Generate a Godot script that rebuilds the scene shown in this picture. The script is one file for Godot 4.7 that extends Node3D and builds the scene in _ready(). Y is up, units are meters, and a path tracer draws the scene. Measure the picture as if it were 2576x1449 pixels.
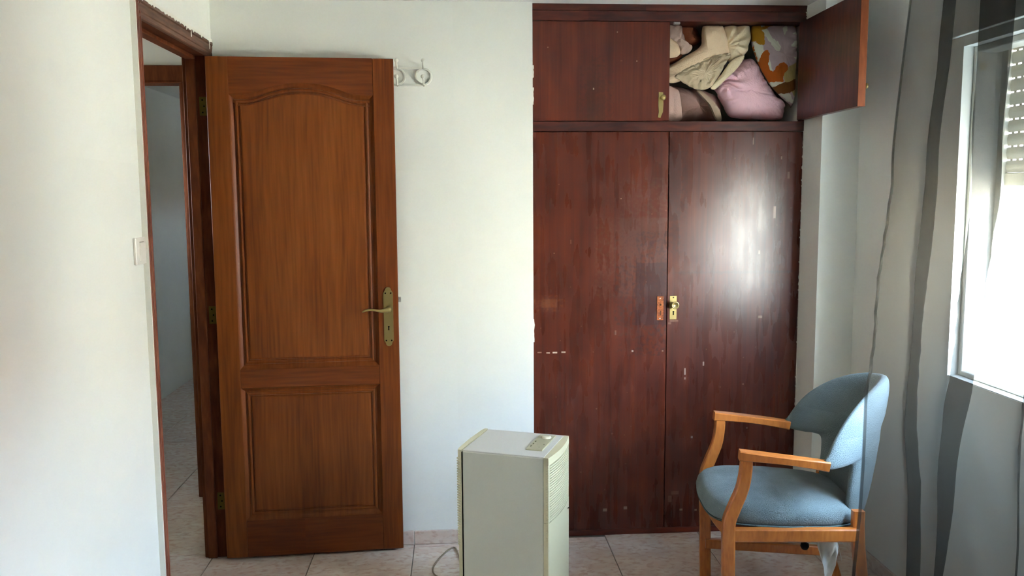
extends Node3D
# A bedroom corner: open panelled door, built-in wardrobe, dehumidifier, armchair, sheer curtain and window.

const XL := -0.9636      # left wall
const XR := 1.645        # right wall
const ZB := -3.545       # back wall
const ZC := -3.570       # wardrobe front
const CEIL := 2.279
const ZREAR := 1.15

# ------------------------------------------------------------------ mesh builder
class MB:
	var v := PackedVector3Array()
	var n := PackedVector3Array()
	var t := PackedVector2Array()
	var c := PackedColorArray()
	var i := PackedInt32Array()
	var col := Color.WHITE

	func vert(p: Vector3, nn: Vector3, uv := Vector2.ZERO) -> int:
		v.append(p); n.append(nn); t.append(uv); c.append(col)
		return v.size() - 1

	func tri(a: Vector3, b: Vector3, d: Vector3) -> void:   # counter-clockwise seen from outside
		var nn := (b - a).cross(d - a).normalized()
		var k := v.size()
		vert(a, nn); vert(b, nn); vert(d, nn)
		i.append_array(PackedInt32Array([k, k + 2, k + 1]))

	func quad(a: Vector3, b: Vector3, d: Vector3, e: Vector3) -> void:
		var nn := (d - a).cross(e - b).normalized()
		var k := v.size()
		vert(a, nn); vert(b, nn); vert(d, nn); vert(e, nn)
		i.append_array(PackedInt32Array([k, k + 2, k + 1, k, k + 3, k + 2]))

	# chamfered box
	func box(lo: Vector3, hi: Vector3, ch := 0.002, xf := Transform3D.IDENTITY) -> void:
		var h := (hi - lo) * 0.5
		var m := (hi + lo) * 0.5
		var e := minf(ch, minf(h.x, minf(h.y, h.z)) * 0.45)
		var s := [-1.0, 1.0]
		for ax in 3:
			var ay := (ax + 1) % 3
			var az := (ax + 2) % 3
			for sg: float in s:
				var q: Array[Vector3] = []
				for k in 4:
					var p := Vector3.ZERO
					var sy: float = [-1.0, 1.0, 1.0, -1.0][k]
					var sz: float = [-1.0, -1.0, 1.0, 1.0][k]
					p[ax] = h[ax] * sg
					p[ay] = (h[ay] - e) * sy
					p[az] = (h[az] - e) * sz
					q.append(xf * (m + p))
				if sg > 0: quad(q[0], q[1], q[2], q[3])
				else: quad(q[3], q[2], q[1], q[0])
			# edges parallel to axis az
			for sa: float in s:
				for sb: float in s:
					var a := Vector3.ZERO
					a[ax] = h[ax] * sa; a[ay] = (h[ay] - e) * sb
					var b := Vector3.ZERO
					b[ax] = (h[ax] - e) * sa; b[ay] = h[ay] * sb
					var a0 := a; a0[az] = -(h[az] - e)
					var a1 := a; a1[az] = h[az] - e
					var b0 := b; b0[az] = -(h[az] - e)
					var b1 := b; b1[az] = h[az] - e
					if sa * sb > 0: quad(xf * (m + a0), xf * (m + b0), xf * (m + b1), xf * (m + a1))
					else: quad(xf * (m + a1), xf * (m + b1), xf * (m + b0), xf * (m + a0))
		for sx: float in s:
			for sy: float in s:
				for sz: float in s:
					var a := xf * (m + Vector3(h.x * sx, (h.y - e) * sy, (h.z - e) * sz))
					var b := xf * (m + Vector3((h.x - e) * sx, h.y * sy, (h.z - e) * sz))
					var d := xf * (m + Vector3((h.x - e) * sx, (h.y - e) * sy, h.z * sz))
					if sx * sy * sz > 0: tri(a, b, d)
					else: tri(a, d, b)

	# polygon in xy extruded from z0 to z1
	func prism(poly: PackedVector2Array, z0: float, z1: float, xf := Transform3D.IDENTITY) -> void:
		var pl := poly
		if Geometry2D.is_polygon_clockwise(pl):
			pl = pl.duplicate(); pl.reverse()
		var tr := Geometry2D.triangulate_polygon(pl)
		for k in range(0, tr.size(), 3):
			var a := pl[tr[k]]; var b := pl[tr[k + 1]]; var d := pl[tr[k + 2]]
			if (b - a).cross(d - a) < 0:
				var w := b; b = d; d = w
			tri(xf * Vector3(a.x, a.y, z1), xf * Vector3(b.x, b.y, z1), xf * Vector3(d.x, d.y, z1))
			tri(xf * Vector3(a.x, a.y, z0), xf * Vector3(d.x, d.y, z0), xf * Vector3(b.x, b.y, z0))
		for k in pl.size():
			var a := pl[k]; var b := pl[(k + 1) % pl.size()]
			quad(xf * Vector3(a.x, a.y, z0), xf * Vector3(b.x, b.y, z0), xf * Vector3(b.x, b.y, z1), xf * Vector3(a.x, a.y, z1))

	# rings of equal length joined; rings run counter-clockwise seen from the end they lead to
	func loft(rings: Array, closed := true, caps := true, smooth := true, wrap := false) -> void:
		var m: int = rings[0].size()
		var r: int = rings.size()
		var mm := m if closed else m - 1
		var rr := r if wrap else r - 1
		if smooth:
			var base := v.size()
			var acc := PackedVector3Array(); acc.resize(r * m)
			for a in rr:
				for b in mm:
					var p00: Vector3 = rings[a][b]; var p01: Vector3 = rings[a][(b + 1) % m]
					var p10: Vector3 = rings[(a + 1) % r][b]; var p11: Vector3 = rings[(a + 1) % r][(b + 1) % m]
					var nn := (p11 - p00).cross(p10 - p01)
					for id: int in [a * m + b, a * m + (b + 1) % m, ((a + 1) % r) * m + b, ((a + 1) % r) * m + (b + 1) % m]:
						acc[id] += nn
			for a in r:
				for b in m:
					vert(rings[a][b], acc[a * m + b].normalized(), Vector2(float(b) / mm, float(a) / maxf(1, r - 1)))
			for a in rr:
				for b in mm:
					var q0 := base + a * m + b; var q1 := base + a * m + (b + 1) % m
					var q2 := base + ((a + 1) % r) * m + b; var q3 := base + ((a + 1) % r) * m + (b + 1) % m
					i.append_array(PackedInt32Array([q0, q3, q1, q0, q2, q3]))
		else:
			for a in rr:
				for b in mm:
					quad(rings[a][b], rings[a][(b + 1) % m], rings[(a + 1) % r][(b + 1) % m], rings[(a + 1) % r][b])
		if caps and closed and not wrap:
			for e in 2:
				var rg: Array = Array(rings[0 if e == 0 else r - 1])
				var mid := Vector3.ZERO
				for p: Vector3 in rg: mid += p
				mid /= m
				for b in m:
					if e == 0: tri(mid, rg[(b + 1) % m], rg[b])
					else: tri(mid, rg[b], rg[(b + 1) % m])

	func tube(path: Array, rad, sides := 10, smooth := true) -> void:
		var sec := PackedVector2Array()
		for k in sides:
			sec.append(Vector2(cos(TAU * k / sides), sin(TAU * k / sides)))
		sweep(path, sec, rad, smooth)

	# section swept along a path; scale is a float, or an array of Vector2 / float for each point
	func sweep(path: Array, sec: PackedVector2Array, scale, smooth := false, up := Vector3.ZERO) -> void:
		var rings := []
		var side := Vector3.ZERO
		for k in path.size():
			var a: Vector3 = path[maxi(0, k - 1)]
			var b: Vector3 = path[mini(path.size() - 1, k + 1)]
			var d := (b - a).normalized()
			if up != Vector3.ZERO: side = up.cross(d).normalized()
			elif k == 0: side = (Vector3.UP if absf(d.y) < 0.9 else Vector3.RIGHT).cross(d).normalized()
			else: side = (side - d * side.dot(d)).normalized()
			var other := d.cross(side)
			var s = scale[k] if scale is Array or scale is PackedFloat32Array else scale
			var sv: Vector2 = s if s is Vector2 else Vector2(s, s)
			var ring := PackedVector3Array()
			for q in sec:
				ring.append(path[k] + side * q.x * sv.x + other * q.y * sv.y)
			rings.append(ring)
		loft(rings, true, true, smooth)

	# profile of (radius, height) spun about the y axis of xf
	func lathe(prof: Array, seg := 20, xf := Transform3D.IDENTITY, smooth := true) -> void:
		var rings := []
		for p: Vector2 in prof:
			var ring := PackedVector3Array()
			for k in seg:
				var a := -TAU * k / seg
				ring.append(xf * Vector3(maxf(p.x, 0.00005) * cos(a), p.y, maxf(p.x, 0.00005) * sin(a)))
			rings.append(ring)
		loft(rings, true, true, smooth)

	func fit_uv(lo: Vector2, hi: Vector2) -> void:       # flat xy mapping, v downwards
		for k in v.size():
			t[k] = Vector2((v[k].x - lo.x) / (hi.x - lo.x), (hi.y - v[k].y) / (hi.y - lo.y))

	func mesh() -> ArrayMesh:
		var a := []
		a.resize(Mesh.ARRAY_MAX)
		a[Mesh.ARRAY_VERTEX] = v; a[Mesh.ARRAY_NORMAL] = n; a[Mesh.ARRAY_TEX_UV] = t
		a[Mesh.ARRAY_COLOR] = c; a[Mesh.ARRAY_INDEX] = i
		var m := ArrayMesh.new()
		m.add_surface_from_arrays(Mesh.PRIMITIVE_TRIANGLES, a)
		return m

# ------------------------------------------------------------------ scene helpers
var M := {}

func part(called: String, mb: MB, m: Material, parent: Node = null) -> MeshInstance3D:
	var o := MeshInstance3D.new()
	o.name = called
	o.mesh = mb.mesh()
	o.material_override = m
	o.cast_shadow = GeometryInstance3D.SHADOW_CASTING_SETTING_ON
	(self if parent == null else parent).add_child(o, true)
	return o

# a part whose mesh is given in world coordinates, under an unrotated thing
func wpart(called: String, mb: MB, m: Material, parent: Node3D) -> MeshInstance3D:
	var o := part(called, mb, m, parent)
	var off := Vector3.ZERO
	var p: Node = parent
	while p != self:
		off += (p as Node3D).position
		p = p.get_parent()
	o.position = -off
	return o

func thing(called: String, at: Vector3, turn := 0.0) -> Node3D:
	var o := Node3D.new()
	o.name = called
	add_child(o, true)
	o.position = at
	o.rotation.y = turn
	return o

func tag(o: Node, label: String, category := "", group := "", kind := "") -> void:
	o.set_meta("label", label)
	if category: o.set_meta("category", category)
	if group: o.set_meta("group", group)
	if kind: o.set_meta("kind", kind)

func smat(r: float, g: float, b: float, rough := 0.6, spec := 0.5, metal := 0.0) -> StandardMaterial3D:
	var m := StandardMaterial3D.new()
	m.albedo_color = Color8(int(r), int(g), int(b))
	m.roughness = rough
	m.metallic_specular = spec
	m.metallic = metal
	return m

func noise(freq: float, seed_: int, oct := 3) -> FastNoiseLite:
	var f := FastNoiseLite.new()
	f.noise_type = FastNoiseLite.TYPE_SIMPLEX_SMOOTH
	f.frequency = freq
	f.seed = seed_
	f.fractal_octaves = oct
	return f

func img_tex(w: int, h: int, f: Callable) -> ImageTexture:
	var d := PackedByteArray()
	d.resize(w * h * 3)
	var k := 0
	for y in h:
		for x in w:
			var c: Color = f.call(x, y)
			d[k] = clampi(int(c.r * 255.0), 0, 255); d[k + 1] = clampi(int(c.g * 255.0), 0, 255); d[k + 2] = clampi(int(c.b * 255.0), 0, 255)
			k += 3
	var im := Image.create_from_data(w, h, false, Image.FORMAT_RGB8, d)
	im.generate_mipmaps()
	return ImageTexture.create_from_image(im)

# wood grain running along v; k scales the streaks
func wood_tex(w: int, h: int, dark: Color, mid: Color, light: Color, seed_: int, across: float, along: float, contrast := 1.0, turned := false) -> ImageTexture:
	var a := noise(1.0, seed_, 2)
	var b := noise(1.0, seed_ + 7, 2)
	var e := noise(1.0, seed_ + 13, 2)
	return img_tex(w, h, func(px: int, py: int) -> Color:
		var x := float(py if turned else px)
		var y := float(px if turned else py)
		var wob := b.get_noise_2d(x * across * 0.08, y * along * 0.6) * 0.5
		var broad := a.get_noise_2d(x * across * 0.12 + 40.0, y * along * 0.35)
		var streak := a.get_noise_2d(x * across + wob, y * along)
		var fine := e.get_noise_2d(x * across * 1.7, y * along * 2.0)
		var s := (broad * 0.55 + streak * 0.5 + fine * 0.35) * contrast
		return mid.lerp(light, clampf(s * 1.5, 0, 1)) if s > 0 else mid.lerp(dark, clampf(-s * 1.5, 0, 1)))

func tri_mat(tex: Texture2D, size: float, rough := 0.5, spec := 0.5, world := false) -> StandardMaterial3D:
	var m := StandardMaterial3D.new()
	m.albedo_texture = tex
	m.uv1_triplanar = true
	m.uv1_world_triplanar = world
	m.uv1_scale = Vector3.ONE / size
	m.roughness = rough
	m.metallic_specular = spec
	return m

func shifted(m: StandardMaterial3D, off: Vector3, tint := Color.WHITE) -> StandardMaterial3D:
	var o := m.duplicate() as StandardMaterial3D
	o.uv1_offset = off
	o.albedo_color = tint
	return o

func bump(m: StandardMaterial3D, freq: float, strength: float, size: float, seed_ := 3) -> void:
	var nt := NoiseTexture2D.new()
	nt.width = 256; nt.height = 256; nt.seamless = true; nt.as_normal_map = true
	nt.bump_strength = strength
	nt.noise = noise(freq, seed_, 3)
	m.normal_enabled = true
	m.normal_texture = nt
	if not m.uv1_triplanar:
		m.uv1_triplanar = true
		m.uv1_scale = Vector3.ONE / size

func _ready() -> void:
	camera_and_light()
	materials()
	shell()
	hall()
	outside()
	door_frame()
	door_leaf()
	wardrobe()
	bedding()
	window_set()
	dehumidifier()
	armchair()
	curtain()
	coat_rack()
	light_switch()

# ------------------------------------------------------------------ camera, sky, sun, exposure
func camera_and_light() -> void:
	var cam := Camera3D.new()
	cam.name = "camera"
	cam.keep_aspect = Camera3D.KEEP_HEIGHT
	cam.fov = rad_to_deg(2.0 * atan(724.5 / 2132.3))
	cam.position = Vector3(0, 1.5002, 0)
	cam.rotation_order = EULER_ORDER_YXZ
	cam.rotation_degrees = Vector3(-6.305, -3.791, -0.367)
	cam.near = 0.05
	cam.far = 200.0
	add_child(cam)
	cam.current = true

	var we := WorldEnvironment.new()
	we.name = "environment"
	var env := Environment.new()
	var sky := Sky.new()
	var sm := ProceduralSkyMaterial.new()
	sm.sky_top_color = Color(0.64, 0.76, 0.90)
	sm.sky_horizon_color = Color(0.89, 0.93, 0.97)
	sm.sky_curve = 0.2
	sm.ground_horizon_color = Color(0.62, 0.58, 0.52)
	sm.ground_bottom_color = Color(0.45, 0.42, 0.38)
	sm.sun_angle_max = 1.0
	sm.sky_energy_multiplier = 2.1
	sky.sky_material = sm
	env.sky = sky
	env.background_mode = Environment.BG_SKY
	env.background_energy_multiplier = 1.0
	env.ambient_light_source = Environment.AMBIENT_SOURCE_BG
	env.reflected_light_source = Environment.REFLECTION_SOURCE_SKY
	env.tonemap_mode = Environment.TONE_MAPPER_LINEAR
	env.tonemap_exposure = 20.6
	env.sdfgi_enabled = true
	env.ssao_enabled = true
	env.ssil_enabled = true
	we.environment = env
	add_child(we)

	var sun := DirectionalLight3D.new()      # stands behind this house: lights the facade across the street
	sun.name = "sun"
	sun.light_energy = 4.4
	sun.light_color = Color(1.0, 0.98, 0.93)
	sun.light_angular_distance = 0.53
	sun.shadow_enabled = true
	sun.look_at_from_position(Vector3.ZERO, Vector3(0.76, -0.65, 0.0), Vector3.UP)
	add_child(sun)

# ------------------------------------------------------------------ materials
func materials() -> void:
	var wn := noise(0.012, 5, 4)
	var wall_tex := img_tex(256, 256, func(x: int, y: int) -> Color:
		var s := wn.get_noise_2d(x, y) * 0.012
		return Color(0.920 + s, 0.916 + s, 0.876 + s))
	M.wall = tri_mat(wall_tex, 1.6, 0.75, 0.3, true)
	M.wall_hall = tri_mat(wall_tex, 1.6, 0.8, 0.3, true)
	M.ceiling = smat(236, 236, 228, 0.85, 0.3)

	M.door_v = tri_mat(wood_tex(384, 768, Color8(92, 44, 16), Color8(122, 64, 22), Color8(142, 80, 32), 21, 0.11, 0.006, 0.7), 0.8, 0.40, 0.35)
	M.door_h = tri_mat(wood_tex(768, 384, Color8(88, 42, 16), Color8(114, 56, 20), Color8(132, 70, 28), 22, 0.11, 0.003, 0.7, true), 0.8, 0.40, 0.35)
	M.door_v.uv1_scale = Vector3(1.25, 1.0 / 2.1, 1.25)
	M.door_panel = shifted(M.door_v, Vector3(0.2, 0.0, 0.5), Color(1.02, 1.02, 1.0))
	M.door_panel2 = shifted(M.door_v, Vector3(-0.1, 0.0, 0.2), Color(0.95, 0.93, 0.92))
	M.door_stile2 = shifted(M.door_v, Vector3(0.05, 0.0, 0.2), Color(0.94, 0.9, 0.88))
	M.frame_v = tri_mat(wood_tex(256, 512, Color8(78, 36, 17), Color8(104, 53, 26), Color8(128, 70, 36), 31, 0.10, 0.008, 0.7), 0.6, 0.7, 0.3)
	M.frame_h = tri_mat(wood_tex(512, 256, Color8(74, 50, 38), Color8(108, 74, 56), Color8(128, 92, 72), 32, 0.12, 0.008, 0.9, true), 0.6, 0.45, 0.45)
	M.frame_near = tri_mat(wood_tex(256, 512, Color8(94, 46, 30), Color8(138, 80, 58), Color8(160, 104, 80), 33, 0.12, 0.008, 0.9), 0.6, 0.42, 0.45)

	M.maho_h = tri_mat(wood_tex(768, 256, Color8(50, 22, 18), Color8(78, 36, 27), Color8(106, 50, 34), 44, 0.10, 0.005, 1.0, true), 0.8, 0.3, 0.5)
	M.maho_v = tri_mat(wood_tex(256, 768, Color8(52, 24, 19), Color8(78, 37, 28), Color8(102, 50, 35), 45, 0.10, 0.005, 1.0), 0.8, 0.3, 0.5)
	M.edge_band = tri_mat(wood_tex(256, 512, Color8(94, 46, 22), Color8(118, 59, 28), Color8(134, 73, 38), 47, 0.12, 0.01, 0.7), 0.6, 0.5, 0.4)

	var ma := noise(1.0, 60, 4)
	var mb := noise(1.0, 61, 3)
	var tile_tex := img_tex(768, 768, func(x: int, y: int) -> Color:
		var s := ma.get_noise_2d(x * 0.010 + y * 0.004, y * 0.016)
		var d := mb.get_noise_2d(x * 0.03, y * 0.045)
		var vein := 1.0 - absf(ma.get_noise_2d(x * 0.012 + 90.0, y * 0.02 + 30.0)) * 6.0
		var c := Color(0.86, 0.77, 0.70).lerp(Color(0.90, 0.85, 0.79), clampf(0.5 + s, 0, 1))
		c = c.lerp(Color(0.75, 0.60, 0.52), clampf(d * 0.9 + s * 0.3, 0, 0.65))
		return c.lerp(Color(0.84, 0.79, 0.74), clampf(vein, 0, 1) * 0.35))
	M.tile = []
	for k in 4:
		var tm := tri_mat(tile_tex, 1.1, 0.16, 0.5, true)
		tm.uv1_offset = Vector3(0.27 * k, 0.0, 0.41 * k)
		tm.albedo_color = [Color(1, 1, 1), Color(0.97, 0.97, 0.96), Color(0.99, 0.98, 0.99), Color(0.96, 0.95, 0.95)][k]
		M.tile.append(tm)
	M.grout = smat(120, 112, 102, 0.9, 0.2)
	M.paint_white = smat(232, 229, 216, 0.7, 0.3)
	M.white_metal = smat(228, 225, 211, 0.35, 0.5)
	M.white_plastic = smat(236, 230, 218, 0.35, 0.5)
	M.alu_white = smat(232, 228, 214, 0.4, 0.5)
	M.brass = smat(186, 168, 112, 0.32, 0.5, 0.9)
	M.brass_old = smat(150, 132, 84, 0.42, 0.5, 0.85)
	M.hinge_brass = smat(112, 98, 34, 0.6, 0.4, 0.4)
	M.steel = smat(190, 186, 180, 0.3, 0.5, 0.9)
	M.hole = smat(14, 11, 9, 0.9, 0.1)
	M.rust = tri_mat(wood_tex(128, 128, Color8(92, 44, 18), Color8(150, 78, 34), Color8(178, 108, 58), 71, 0.06, 0.06, 1.1), 0.08, 0.6, 0.4)
	M.rust.metallic = 0.2
	M.body_grey = smat(206, 203, 184, 0.5, 0.45)
	M.top_grey = smat(205, 200, 188, 0.5, 0.45)
	M.beige = smat(206, 196, 158, 0.45, 0.45)
	M.beige_dark = smat(176, 168, 134, 0.45, 0.45)
	M.chair_wood = tri_mat(wood_tex(256, 512, Color8(138, 72, 22), Color8(176, 100, 40), Color8(198, 124, 58), 81, 0.10, 0.01, 0.6), 0.5, 0.33, 0.5)
	var fa := noise(0.9, 91, 2)
	var fb := noise(0.012, 92, 3)
	M.blue = tri_mat(img_tex(256, 256, func(x: int, y: int) -> Color:
		var s := fa.get_noise_2d(x, y) * 0.035 + fb.get_noise_2d(x, y) * 0.05
		return Color(0.40 + s, 0.44 + s, 0.43 + s)), 0.35, 0.9, 0.3)
	M.blue.rim_enabled = true
	M.blue.rim = 0.2
	M.blue.rim_tint = 0.5
	bump(M.blue, 0.35, 2.0, 0.35, 93)
	M.lining = smat(205, 200, 188, 0.9, 0.2)
	M.black_rubber = smat(22, 21, 20, 0.7, 0.3)

# ------------------------------------------------------------------ room shell
func wall_mesh(called: String, boxes: Array, m: Material, label: String) -> MeshInstance3D:
	var b := MB.new()
	for x: Array in boxes:
		b.box(x[0], x[1], 0.0005)
	var o := part(called, b, m)
	tag(o, label, "", "", "structure")
	return o

func V(x: float, y: float, z: float) -> Vector3:
	return Vector3(x, y, z)

const DOOR_N := -2.745    # opening in the left wall, near and far jamb faces
const DOOR_F := -3.475
const WZ0 := -2.70        # window opening
const WZ1 := -1.50
const WY0 := 0.888
const WY1 := 1.965

func shell() -> void:
	# floor: grout bed and single tiles
	var fl := Node3D.new()
	fl.name = "floor"
	add_child(fl)
	tag(fl, "pinkish beige marbled ceramic tile floor with thin grout lines", "", "", "structure")
	var b := MB.new()
	b.box(V(-2.4, -0.16, -8.6), V(1.95, -0.004, ZREAR + 0.15), 0.001)
	wpart("grout_bed", b, M.grout, fl)
	var pitch := 0.4175
	var rng := RandomNumberGenerator.new()
	rng.seed = 11
	for cx in range(-7, 4):
		for cz in range(-13, 11):
			var x0 := 0.64 + (cx - 1) * pitch
			var z1 := -3.51 + cz * pitch
			var lo := V(x0 + 0.0015, -0.012, z1 - pitch + 0.0015)
			var hi := V(x0 + pitch - 0.0015, 0.0, z1 - 0.0015)
			# room or hall clip
			if lo.x > XL - 0.2:
				lo.z = maxf(lo.z, -4.15 if lo.x > 0.3 else ZB - 0.01)
				hi.z = minf(hi.z, ZREAR + 0.02)
				hi.x = minf(hi.x, XR + 0.01)
			else:
				lo.x = maxf(lo.x, -2.2)
				hi.z = minf(hi.z, -1.0)
			if hi.z - lo.z < 0.02 or hi.x - lo.x < 0.02: continue
			var t := MB.new()
			t.box(lo, hi, 0.0015)
			wpart("tile", t, M.tile[rng.randi() % 4], fl)
	# walls
	var y1 := CEIL + 0.02
	wall_mesh("wall_left", [
		[V(XL - 0.085, -0.02, DOOR_N + 0.03), V(XL, y1, ZREAR + 0.1)],
		[V(XL - 0.085, 2.072, DOOR_F - 0.03), V(XL, y1, DOOR_N + 0.03)],
		[V(XL - 0.085, -0.02, ZB - 0.1), V(XL, y1, DOOR_F - 0.03)]], M.wall, "cream white plaster wall with the door opening and light switch")
	wall_mesh("wall_back", [[V(XL - 0.085, -0.02, ZB - 0.12), V(0.3255, y1, ZB)]], M.wall, "cream white plaster wall between open door and wardrobe")
	# pier at the right of the wardrobe and the wardrobe niche behind it
	wall_mesh("wall_pier", [[V(1.4865, -0.02, -4.25), V(XR + 0.3, y1, -3.39)]], M.wall, "white plaster pier between wardrobe and window wall")
	wall_mesh("wall_niche", [
		[V(0.2, -0.02, -4.25), V(1.4865, y1, -4.13)],
		[V(0.2, -0.02, -4.13), V(0.3255, y1, ZB - 0.12)]], M.wall, "plaster niche walls behind the wardrobe")
	wall_mesh("wall_right", [
		[V(XR, -0.02, -3.39), V(XR + 0.24, y1, WZ0)],
		[V(XR, -0.02, WZ1), V(XR + 0.24, y1, ZREAR + 0.1)],
		[V(XR, -0.02, WZ0), V(XR + 0.24, WY0 - 0.004, WZ1)],
		[V(XR, WY1, WZ0), V(XR + 0.24, y1, WZ1)]], M.wall, "white plaster window wall behind the grey sheer curtain")
	wall_mesh("wall_rear", [[V(XL - 0.085, -0.02, ZREAR), V(XR + 0.24, y1, ZREAR + 0.12)]], M.wall, "white plaster wall facing the wardrobe")
	wall_mesh("ceiling", [[V(-2.4, CEIL, -8.6), V(XR + 0.24, CEIL + 0.14, ZREAR + 0.12)]], M.ceiling, "white painted ceiling")
	# tile baseboard on the back wall, one piece per floor tile
	var bb := Node3D.new()
	bb.name = "baseboard_back"
	add_child(bb)
	tag(bb, "low beige marbled tile baseboard along the back wall", "", "", "structure")
	for k in 4:
		var x0 := -0.195 + (k - 2) * pitch
		var a := MB.new()
		a.box(V(maxf(x0, XL) + 0.001, 0.001, ZB), V(minf(x0 + pitch, 0.3255) - 0.001, 0.060, ZB + 0.010), 0.0015)
		wpart("tile", a, M.tile[(k + 1) % 4], bb)
	var bl := Node3D.new()
	bl.name = "baseboard_left"
	add_child(bl)
	tag(bl, "low beige marbled tile baseboard along the switch wall", "", "", "structure")
	for k in 9:
		var z0 := -2.685 + k * pitch
		var a := MB.new()
		a.box(V(XL, 0.001, z0 + 0.001), V(XL + 0.010, 0.060, minf(z0 + pitch, ZREAR) - 0.001), 0.0015)
		wpart("tile", a, M.tile[k % 4], bl)
	var br := Node3D.new()
	br.name = "baseboard_right"
	add_child(br)
	tag(br, "low beige marbled tile baseboard under the window", "", "", "structure")
	for k in 11:
		var z0 := -3.39 + k * pitch
		var a := MB.new()
		a.box(V(XR - 0.010, 0.001, z0 + 0.001), V(XR, 0.060, minf(z0 + pitch, ZREAR) - 0.001), 0.0015)
		wpart("tile", a, M.tile[(k + 2) % 4], br)

# ------------------------------------------------------------------ hall and room beyond
func hall() -> void:
	var y1 := CEIL + 0.02
	# unseen opening added in this wall to light the hall end
	wall_mesh("wall_hall_left", [
		[V(-2.32, -0.02, -8.4), V(-2.195, y1, -4.0)], [V(-2.32, -0.02, -3.60), V(-2.195, y1, -0.9)],
		[V(-2.32, -0.02, -4.0), V(-2.195, 1.45, -3.60)], [V(-2.32, 1.95, -4.0), V(-2.195, y1, -3.60)]], M.wall_hall, "long white wall of the hall beyond the doorway")
	var aw := MB.new()
	aw.box(V(-3.35, 2.0, -4.6), V(-2.32, 2.06, -3.0), 0.005)  # slab added out of view to block the sun from the hall opening
	var ao := part("added_sun_block_4", aw, M.paint_white)
	tag(ao, "white slab added outside, unseen, keeping direct sun out of the hall opening", "", "", "structure")
	wall_mesh("wall_hall_near", [[V(-2.32, -0.02, -1.02), V(XL - 0.085, y1, -0.9)]], M.wall_hall, "white wall closing the hall")
	# wall across the hall end with an opening
	wall_mesh("wall_hall_end", [
		[V(-2.195, 2.05, -4.32), V(XL, y1, -4.225)],
		[V(-1.285, -0.02, -4.32), V(0.2, y1, -4.225)],
		[V(XL - 0.085, -0.02, -4.225), V(XL, y1, ZB - 0.1)]], M.wall_hall, "white hall end wall above the inner doorway")
	# room beyond; small unseen opening added in its far wall to light it
	wall_mesh("wall_far", [
		[V(-2.32, -0.02, -8.4), V(-1.0, y1, -8.28)],
		[V(-0.7, -0.02, -8.4), V(0.4, y1, -8.28)],
		[V(-1.0, -0.02, -8.4), V(-0.7, 1.45, -8.28)],
		[V(-1.0, 1.66, -8.4), V(-0.7, y1, -8.28)],
		[V(0.2, -0.02, -8.28), V(0.4, y1, -4.225)]], M.wall_hall, "white walls of the room beyond the hall")
	var tr := thing("trim_2", V(-1.3, 0, -4.22))
	tag(tr, "dark brown door casing at the end of the hall", "", "", "structure")
	var a := MB.new()
	a.box(V(-2.19, 2.039, -4.225), V(-1.19, 2.119, -4.205), 0.004)
	a.box(V(-2.19, 2.036, -4.325), V(-1.285, 2.05, -4.205), 0.003)
	wpart("head_casing", a, M.frame_v, tr)
	a = MB.new()
	a.box(V(-1.298, 0.0, -4.225), V(-1.215, 2.039, -4.205), 0.004)
	wpart("casing", a, M.frame_v, tr)
	a = MB.new()
	a.box(V(-1.302, 0.0, -4.325), V(-1.284, 2.036, -4.207), 0.003)
	wpart("jamb", a, M.frame_v, tr)

# ------------------------------------------------------------------ outside: street and facade across it
func outside() -> void:
	var g := MB.new()
	g.box(V(2.2, -3.4, -60), V(60, -3.2, 60), 0.001)
	var gm := smat(176, 172, 164, 0.9, 0.2)
	var s := part("street", g, gm)
	tag(s, "pale sunlit street paving below the window", "", "", "structure")
	var fac := thing("apartment_house", V(10.5, -3.2, 20.0))
	tag(fac, "low pale sunlit house across the street seen through window", "building")
	var w := MB.new()
	w.box(V(10.0, -3.2, -0.5), V(14.0, 2.7, 45), 0.02)
	wpart("wall", w, smat(232, 230, 218, 0.85, 0.2), fac)
	w = MB.new()
	w.box(V(9.9, 2.7, -0.6), V(14.1, 2.95, 45.1), 0.02)
	wpart("parapet", w, smat(222, 218, 206, 0.85, 0.2), fac)
	# duller, lower house added beside it so less daylight bounces in from there
	var old := thing("added_dim_house", V(16.0, -3.2, -12.0))
	tag(old, "unseen dull brown house added farther back to weaken daylight from that side", "building")
	w = MB.new()
	w.box(V(14.5, -3.2, -40), V(20.0, 2.2, -0.7), 0.02)
	wpart("wall", w, smat(120, 104, 90, 0.9, 0.2), old)
	w = MB.new()
	w.prism(PackedVector2Array([Vector2(14.2, 2.2), Vector2(20.3, 2.2), Vector2(17.25, 3.6)]), -40.2, -0.7)
	wpart("roof", w, smat(128, 84, 64, 0.9, 0.2), old)
	var fm := smat(235, 232, 224, 0.5, 0.4)
	var gl := smat(60, 70, 80, 0.1, 0.5)
	for k in 10:
		for r in 2:
			var z := 0.9 + k * 4.2
			var y := -2.3 + r * 2.7
			var f := MB.new()
			f.box(V(9.93, y, z), V(10.01, y + 1.3, z + 1.2), 0.01)
			var fo := wpart("window", f, fm, fac)
			var p := MB.new()
			p.box(V(9.92, y + 0.08, z + 0.08), V(9.95, y + 1.22, z + 1.12), 0.002)
			wpart("pane", p, gl, fo)

# ------------------------------------------------------------------ door frame in the left wall
func casing_profile(w: float) -> PackedVector2Array:
	var k := w / 0.075
	return PackedVector2Array([Vector2(0, 0), Vector2(0, 0.011), Vector2(0.004 * k, 0.014), Vector2(0.013 * k, 0.015), Vector2(0.016 * k, 0.011), Vector2(0.022 * k, 0.011), Vector2(0.025 * k, 0.014), Vector2(0.048 * k, 0.017), Vector2(0.051 * k, 0.013), Vector2(0.056 * k, 0.013), Vector2(0.059 * k, 0.018), Vector2(0.070 * k, 0.018), Vector2(0.075 * k, 0.012), Vector2(0.075 * k, 0)])

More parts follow.
